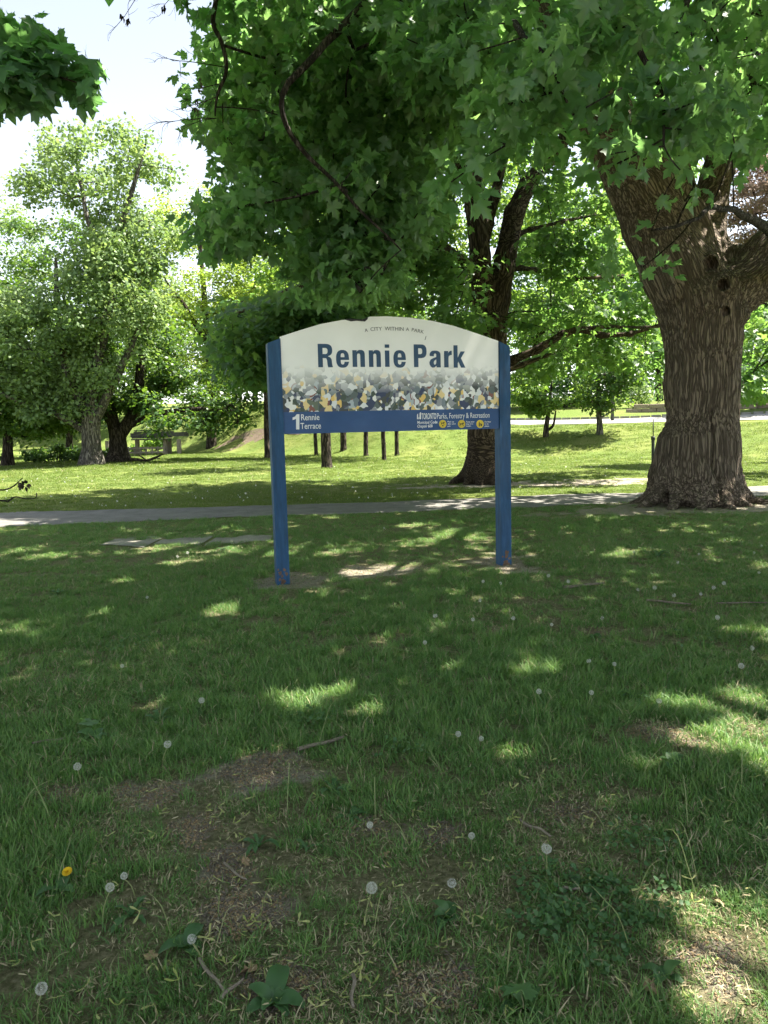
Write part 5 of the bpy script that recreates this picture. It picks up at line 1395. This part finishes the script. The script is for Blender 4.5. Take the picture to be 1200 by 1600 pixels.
# yellow dandelion
q = on_z(105, 1362, .05); o = thing('dandelion', 'single yellow dandelion flower in the left foreground', 'dandelion', (q[0], q[1], gz(q[0], q[1])))
hh = q[2] - o.location.z; link('stem', stem_mesh(hh, 0), o)
V, F = [], []
for ring, (nn_, L, el) in enumerate([(26, .017, .15), (22, .014, .5), (16, .010, .9), (8, .006, 1.2)]):
    for i in range(nn_):
        t = i * 6.283 / nn_ + ring * .3; e = np.array((math.cos(t), math.sin(t), 0)); f = np.array((-e[1], e[0], 0)); tip = e * L * math.cos(el) + np.array((0, 0, L * math.sin(el))); k = len(V)
        V += [f * .0006, tip - f * .0018, tip + f * .0018, -f * .0006]; F.append((k, k + 1, k + 2, k + 3))
link('flower_head', mesh_np('flower_head', np.array(V), F, M_YELLOW, {'rnd': np.random.default_rng(3).random(len(V))}), o, (0, 0, hh)).rotation_euler = (.5, 0, 0)

# ------------------------------------------------------------------ weeds with broad leaves
def weed_leaf(kind, v):
    g = np.random.default_rng(500 + v); n = 9; V, F = [], []
    for i in range(n):
        t = i / (n - 1)
        w = {'dandelion': .16 * (.35 + .65 * t) * (1 - max(0, t - .75) * 3.6) * (1.25 if i % 2 else .7), 'plantain': .30 * math.sin(math.pi * min(1, (t * .86 + .1))) ** .8, 'dock': .26 * math.sin(math.pi * min(1, t * .82 + .12)) ** .7}[kind]
        w = max(w, .012); z = .34 * math.sin(t * 2.3) - .16 * t * t + g.uniform(-.01, .01)
        V += [(-w, t, z + .35 * w), (0, t, z), (w, t, z + .35 * w)]
    for i in range(n - 1):
        a = 3 * i; F += [(a, a + 1, a + 4, a + 3), (a + 1, a + 2, a + 5, a + 4)]
    return mesh_np('leaf', np.array(V), F, M_WEED, {'rnd': np.full(len(V), g.random())}, True)
WL = {k: [weed_leaf(k, v) for v in range(3)] for k in ('dandelion', 'plantain', 'dock')}
WPX = [(425, 1575, 'dock', 8, .16, 'broad grey-green dock plant at the bottom edge, left of centre'), (293, 1490, 'plantain', 9, .12, 'upright broad-leaved plantain in the lower left lawn'), (520, 1240, 'dandelion', 9, .12, 'leafy rosette right of the bare patch'),
       (545, 1285, 'dandelion', 8, .11, 'rosette of toothed leaves in the middle foreground'), (405, 1328, 'dandelion', 9, .14, 'toothed rosette beside the bare soil'), (95, 1400, 'plantain', 6, .12, 'weed rosette under the yellow flower'), (205, 1440, 'dandelion', 8, .13, 'weed rosette in the lower left foreground'),
       (820, 1590, 'plantain', 6, .12, 'broad weed leaves at the bottom edge, right of centre'), (990, 1095, 'dandelion', 9, .16, 'toothed rosette in the lawn below the big trunk'), (1050, 1200, 'plantain', 5, .14, 'broad leaf weed at right, mid lawn'), (690, 1130, 'plantain', 6, .12, 'small broad-leaved weed in mid lawn'),
       (250, 1130, 'dandelion', 8, .16, 'long-leaved rosette left of the sunlit spot'), (90, 930, 'dandelion', 8, .18, 'pale rosette at the left in the mid lawn'), (350, 860, 'dandelion', 9, .18, 'pale tangle of leaves before the slabs'), (1030, 870, 'plantain', 8, .18, 'leafy weed in front of the big trunk'),
       (700, 1440, 'plantain', 7, .10, 'small plantain in the bottom centre'), (930, 1000, 'plantain', 6, .13, 'weed between dandelions right of the sign'), (1040, 1540, 'plantain', 5, .12, 'broad green leaves in the sun patch at lower right'), (150, 1160, 'plantain', 5, .14, 'single broad green leaf clump at left'), (480, 1330, 'dandelion', 7, .1, 'small flat rosette beside the dirt, centre left')]
g = np.random.default_rng(70)
for px, py, kd, n, L, lab in WPX:
    q = ground_at(px, py); o = thing('weed_plant', lab, 'weed', tuple(q), 'broad-leaved weeds in the lawn')
    for i in range(n):
        l = link('leaf', WL[kd][i % 3], o); l.rotation_euler = (g.uniform(-.1, .55 if kd != 'dandelion' else .3), g.uniform(-.2, .2), i * 6.283 / n + g.uniform(-.4, .4)); s = L * g.uniform(.35, .75); l.scale = (s, s, s)
# ground ivy patch: small rounded leaves
q0 = on_z(925, 1425); g = np.random.default_rng(71); n = 620
th = g.random(n) * 6.283; r = np.sqrt(g.random(n)) * (1 + .35 * np.sin(3 * th + 1)); P = np.stack([q0[0] + r * np.cos(th) * .24, q0[1] + r * np.sin(th) * .24, g.uniform(.015, .05, n)], 1)
for px, py, m, rr in [(850, 1460, 120, .1), (1000, 1330, 90, .14), (500, 1130, 80, .2), (1100, 1000, 100, .35), (200, 1010, 100, .3), (640, 1180, 60, .15)]:
    c = on_z(px, py); P = np.vstack([P, np.stack([c[0] + g.normal(size=m) * rr * .5, c[1] + g.normal(size=m) * rr * .5, g.uniform(.03, .07, m)], 1)])
n = len(P)
P[:, 2] += terrain(P[:, 0], P[:, 1])
N = g.normal(size=(n, 3)) * .35; N[:, 2] += 1; X, T, N = frames(N, g.normal(size=(n, 3)))
t = np.linspace(0, 2 * np.pi, 9)[:-1]; ivy = (np.vstack([[(0, 0, 0)], np.stack([.5 * np.cos(t), .5 * np.sin(t) + np.where(np.abs(t - 4.71) < .3, .25, 0), .06 * np.cos(2 * t)], 1)]), np.array([(0, 1 + i, 1 + (i + 1) % 8) for i in range(8)]))
tag(link('ground_ivy', leaves_mesh('ground_ivy', ivy, P, X, T, N, g.uniform(.012, .023, n), M_WEED, g.random(n))), 'patch of small round ground ivy leaves in the right foreground', 'ground cover', kind='stuff')

# ------------------------------------------------------------------ fallen maple keys, dry leaves, sticks
def key_mesh(v):
    g = np.random.default_rng(600 + v); V, F = [], []
    for s in (-1, 1):
        n = 5; o = len(V); op = g.uniform(.5, 1.1)
        for i in range(n):
            t = i / (n - 1); w = [.035, .05, .13, .15, .05][i]; x = s * math.sin(op) * t + s * .1 * math.sin(t * 3); y = math.cos(op) * t
            nx_, ny_ = -math.cos(op) * s, math.sin(op)
            V += [(x - nx_ * w * .35, y - ny_ * w * .35, .05 * math.sin(t * 4 + v)), (x + nx_ * w, y + ny_ * w, .06 * math.sin(t * 3 + v) + .03)]
        for i in range(n - 1): a = o + 2 * i; F.append((a, a + 1, a + 3, a + 2))
        k = len(V); V += [(s * .02 - .06, 0, 0), (s * .06, -.05, .05), (s * .16, .06, .05), (s * .06, .12, .03)]; F.append((k, k + 1, k + 2, k + 3))
    return mesh_np('maple_key', np.array(V), F, M_KEY, {'rnd': np.full(len(V), g.random())}, False)
KM = [key_mesh(v) for v in range(6)]
g = np.random.default_rng(80)
n = 0
clusters = [(370, 1400), (440, 1500), (300, 1300), (700, 1540), (1100, 1500), (450, 1190), (560, 1560), (640, 1480), (880, 1240), (330, 1480), (700, 1300), (1150, 1280)]
while n < 240:
    if g.random() < .5: c = clusters[g.integers(len(clusters))]; px, py = c[0] + g.normal() * 75, c[1] + g.normal() * 45
    else: px, py = g.uniform(0, 1200), 1050 + 560 * g.random() ** .7
    if not (-10 < px < 1210 and 1000 < py < 1610): continue
    q = on_z(px, py, .02)
    o = link('maple_key', KM[g.integers(6)]); z = gz(q[0], q[1]); lift = .012 + (.035 * g.random() * (1 - float(dirt_at(np.array([q[0]]), np.array([q[1]]))[0])))
    o.location = (q[0], q[1], z + lift); s = g.uniform(.026, .040); o.scale = (s, s, s); o.rotation_euler = (g.uniform(-.5, .5), g.uniform(-.5, .5), g.uniform(0, 6.28))
    tag(o, 'yellow-green winged maple key fallen on the lawn', 'maple key', 'fallen maple keys'); n += 1
# straw, dead grass and leaf crumbs as litter
n = 26000
y = 1.7 + 9 * g.random(n) ** 1.3; x = (g.random(n) - .5) * 2 * (.56 * y + .3); z = terrain(x, y) + .006 + .03 * g.random(n) ** 2
dn = dirt_at(x, y); kk = g.random(n) < .28 + .7 * dn; x, y, z = x[kk], y[kk], z[kk]; n = len(x)
N = g.normal(size=(n, 3)) * .25; N[:, 2] += 1; X, T, N = frames(N, g.normal(size=(n, 3)))
chipT = (np.array([(-.07, 0, 0), (.07, 0, .02), (.09, .6, .08), (.02, 1, 0), (-.08, .55, .05)]), np.array([(0, 1, 2), (0, 2, 4), (4, 2, 3)]))
tag(link('litter', leaves_mesh('litter', chipT, np.stack([x, y, z], 1), X, T, N, g.uniform(.006, .030, n), M_STRAW, g.random(n))), 'dry straw and leaf crumbs between the grass', 'litter', kind='stuff')
dl = [leaf_full(.3 + .1 * i) for i in range(2)]
DLM = [mesh_np('dry_leaf', d[0] * (1, 1, 1 + i), d[1], M_DRYLEAF, {'rnd': np.full(len(d[0]), .3 * i)}) for i, d in enumerate(dl)]
for i, (px, py, s, lab) in enumerate([(235, 1515, .04, 'tan dry leaf in the lower left foreground'), (400, 1530, .045, 'dry curled leaf at the bottom beside the dock plant'), (600, 1340, .04, 'small dry leaf in the bottom centre'), (1010, 1560, .05, 'dry leaf at the edge of the lower right sun patch'), (1130, 1420, .04, 'dry leaf in the lower right sun patch'), (430, 1195, .04, 'dry leaf on the bare patch'), (770, 1565, .045, 'tan leaf at the bottom, right of centre'), (380, 1360, .035, 'dry leaf on the soil beside the thin twig')]):
    q = ground_at(px, py); o = link('dry_leaf', DLM[i % 2]); o.location = (q[0], q[1], q[2] + .015); o.scale = (s, s, s); o.rotation_euler = (.2, .1 * i, i * 1.7); tag(o, lab, 'leaf', 'dry leaves on the lawn')
gl = mesh_np('fallen_leaf', *leaf_full(.1), M_MAPLE, {'rnd': np.full(len(leaf_full()[0]), .9)})
for i, (px, py, s, lab) in enumerate([(148, 1152, .11, 'fresh green maple leaf fallen on the lawn at left'), (830, 1585, .09, 'fresh green maple leaf at the bottom edge')]):
    q = ground_at(px, py); o = link('fallen_leaf', gl); o.location = (q[0], q[1], q[2] + .07); o.scale = (s, s, s); o.rotation_euler = (.25, .2, 1 + i); tag(o, lab, 'leaf', 'fresh fallen leaves')
for i, (a, c, r, lab) in enumerate([((465, 1170), (537, 1152), .011, 'pale dead stick lying above the bare patch'), ((880, 917), (943, 911), .016, 'pinkish dead stick among dandelions right of the sign'), ((1010, 938), (1080, 944), .010, 'thin dark stick in the grass right of the sign'), ((350, 1348), (385, 1376), .005, 'thin twig on the bare soil'),
                                    ((312, 1497), (350, 1545), .006, 'crooked twig at the bottom left'), ((345, 1555), (380, 1528), .006, 'short twig beside the dock plant'), ((551, 1520), (552, 1570), .006, 'upright thin stick at the bottom centre'), ((812, 1278), (860, 1305), .006, 'curved twig above the round dandelion clock'),
                                    ((50, 1160), (110, 1150), .006, 'pale stem lying in the grass at left'), ((880, 1385), (905, 1388), .006, 'short straw-coloured stick in the ground ivy'), ((1120, 942), (1200, 940), .007, 'long dark twig near the right edge')]):
    p0, p1 = on_z(*a, .03), on_z(*c, .03); p0[2] = gz(p0[0], p0[1]) + .028; p1[2] = gz(p1[0], p1[1]) + .03; m_ = (p0 + p1) / 2; dv = p1 - p0; g = np.random.default_rng(900 + i)
    P_, r_ = smooth_path([p0 - m_, dv * -.2 + g.normal(size=3) * .004, dv * .15 + g.normal(size=3) * .004, p1 - m_], [r, r * .9, r * .8, r * .6], 14)
    V_, F_ = tube(P_, r_, 7)
    o = link('stick', mesh_np('stick', V_, [tuple(dict.fromkeys(f)) for f in F_.tolist()], M_STICK, {'rnd': np.full(len(V_), .2)}, True)); o.location = m_; tag(o, lab, 'stick', 'sticks on the lawn')

# pale old stalks and long stems standing in the lawn
g = np.random.default_rng(95); mb = MB()
for i in range(80):
    px, py = g.uniform(0, 1200), 850 + 700 * g.random() ** 1.6
    q = ground_at(px, py); L = g.uniform(.08, .26); a = g.uniform(0, 6.28); dv = np.array((math.cos(a), math.sin(a), 0)) * L * g.uniform(.2, .8)
    P_, r_ = smooth_path([q, q + dv * .35 + (0, 0, L * .45), q + dv * .7 + (0, 0, L * g.uniform(.6, .85)), q + dv * 1.1 + (0, 0, L * g.uniform(.7, 1.0))], [.0018, .0016, .0014, .0010], 9)
    mb.add(*tube(P_, r_, 4, False), g.random())
tag(mb.build('grass_stalks', M_STEM), 'pale stalks sticking out of the lawn', 'grass', kind='stuff')
# white clover heads dotted over the far lawn
n = 380; y = 15.5 + 26 * g.random(n) ** 1.3; x = (g.random(n) - .5) * 2 * .55 * y; k = ~off_hard(x, y) & (y < foot(x)); x, y = x[k], y[k]; n = len(x)
N = g.normal(size=(n, 3)); X, T, N = frames(N, g.normal(size=(n, 3)))
tag(link('clover_flowers', leaves_mesh('clover_flowers', leaf_low(), np.stack([x, y, terrain(x, y) + .07], 1), X, T, N, g.uniform(.03, .055, n), M_FLUFF, g.random(n))), 'white clover flowers dotted over the sunlit lawn', 'flowers', kind='stuff')

# crumbs of soil, bark and small stones on the bare patches
g = np.random.default_rng(97); pts = []
while len(pts) < 11000:
    d = DIRT[g.integers(0, 19)]; m = 60
    x = d[0] + g.normal(size=m) * d[2] * .6; y = d[1] + g.normal(size=m) * d[3] * .6
    k = g.random(m) < dirt_at(x, y) * .9 + .06; pts += list(zip(x[k], y[k]))
pts = np.array(pts); n = len(pts)
ca, sa = np.array([(1, 0, -.3), (0, 1, -.3), (-1, 0, -.3), (0, -1, -.3), (.1, .1, .7), (0, 0, -.8)]) * .5, np.array([(0, 1, 4), (1, 2, 4), (2, 3, 4), (3, 0, 4), (1, 0, 5), (2, 1, 5), (3, 2, 5), (0, 3, 5)])
N = g.normal(size=(n, 3)) * .5; N[:, 2] += 1; X, T, N = frames(N, g.normal(size=(n, 3)))
T = T * g.uniform(.8, 2.2, n)[:, None]
P = np.stack([pts[:, 0], pts[:, 1], terrain(pts[:, 0], pts[:, 1]) + .002], 1)
h = n // 2
tag(link('soil_crumbs', leaves_mesh('soil_crumbs', (ca, sa), P[:h], X[:h], T[:h], N[:h], g.uniform(.004, .013, h), M_DRYLEAF, g.random(h))), 'brown crumbs of soil and bark on the bare patches', 'soil', kind='stuff')
tag(link('dry_bits', leaves_mesh('dry_bits', (ca * (.5, 1.6, .5), sa), P[h:], X[h:], T[h:], N[h:], g.uniform(.006, .018, n - h), M_STICK, g.random(n - h))), 'pale bits of dead stem on the bare patches', 'litter', kind='stuff')
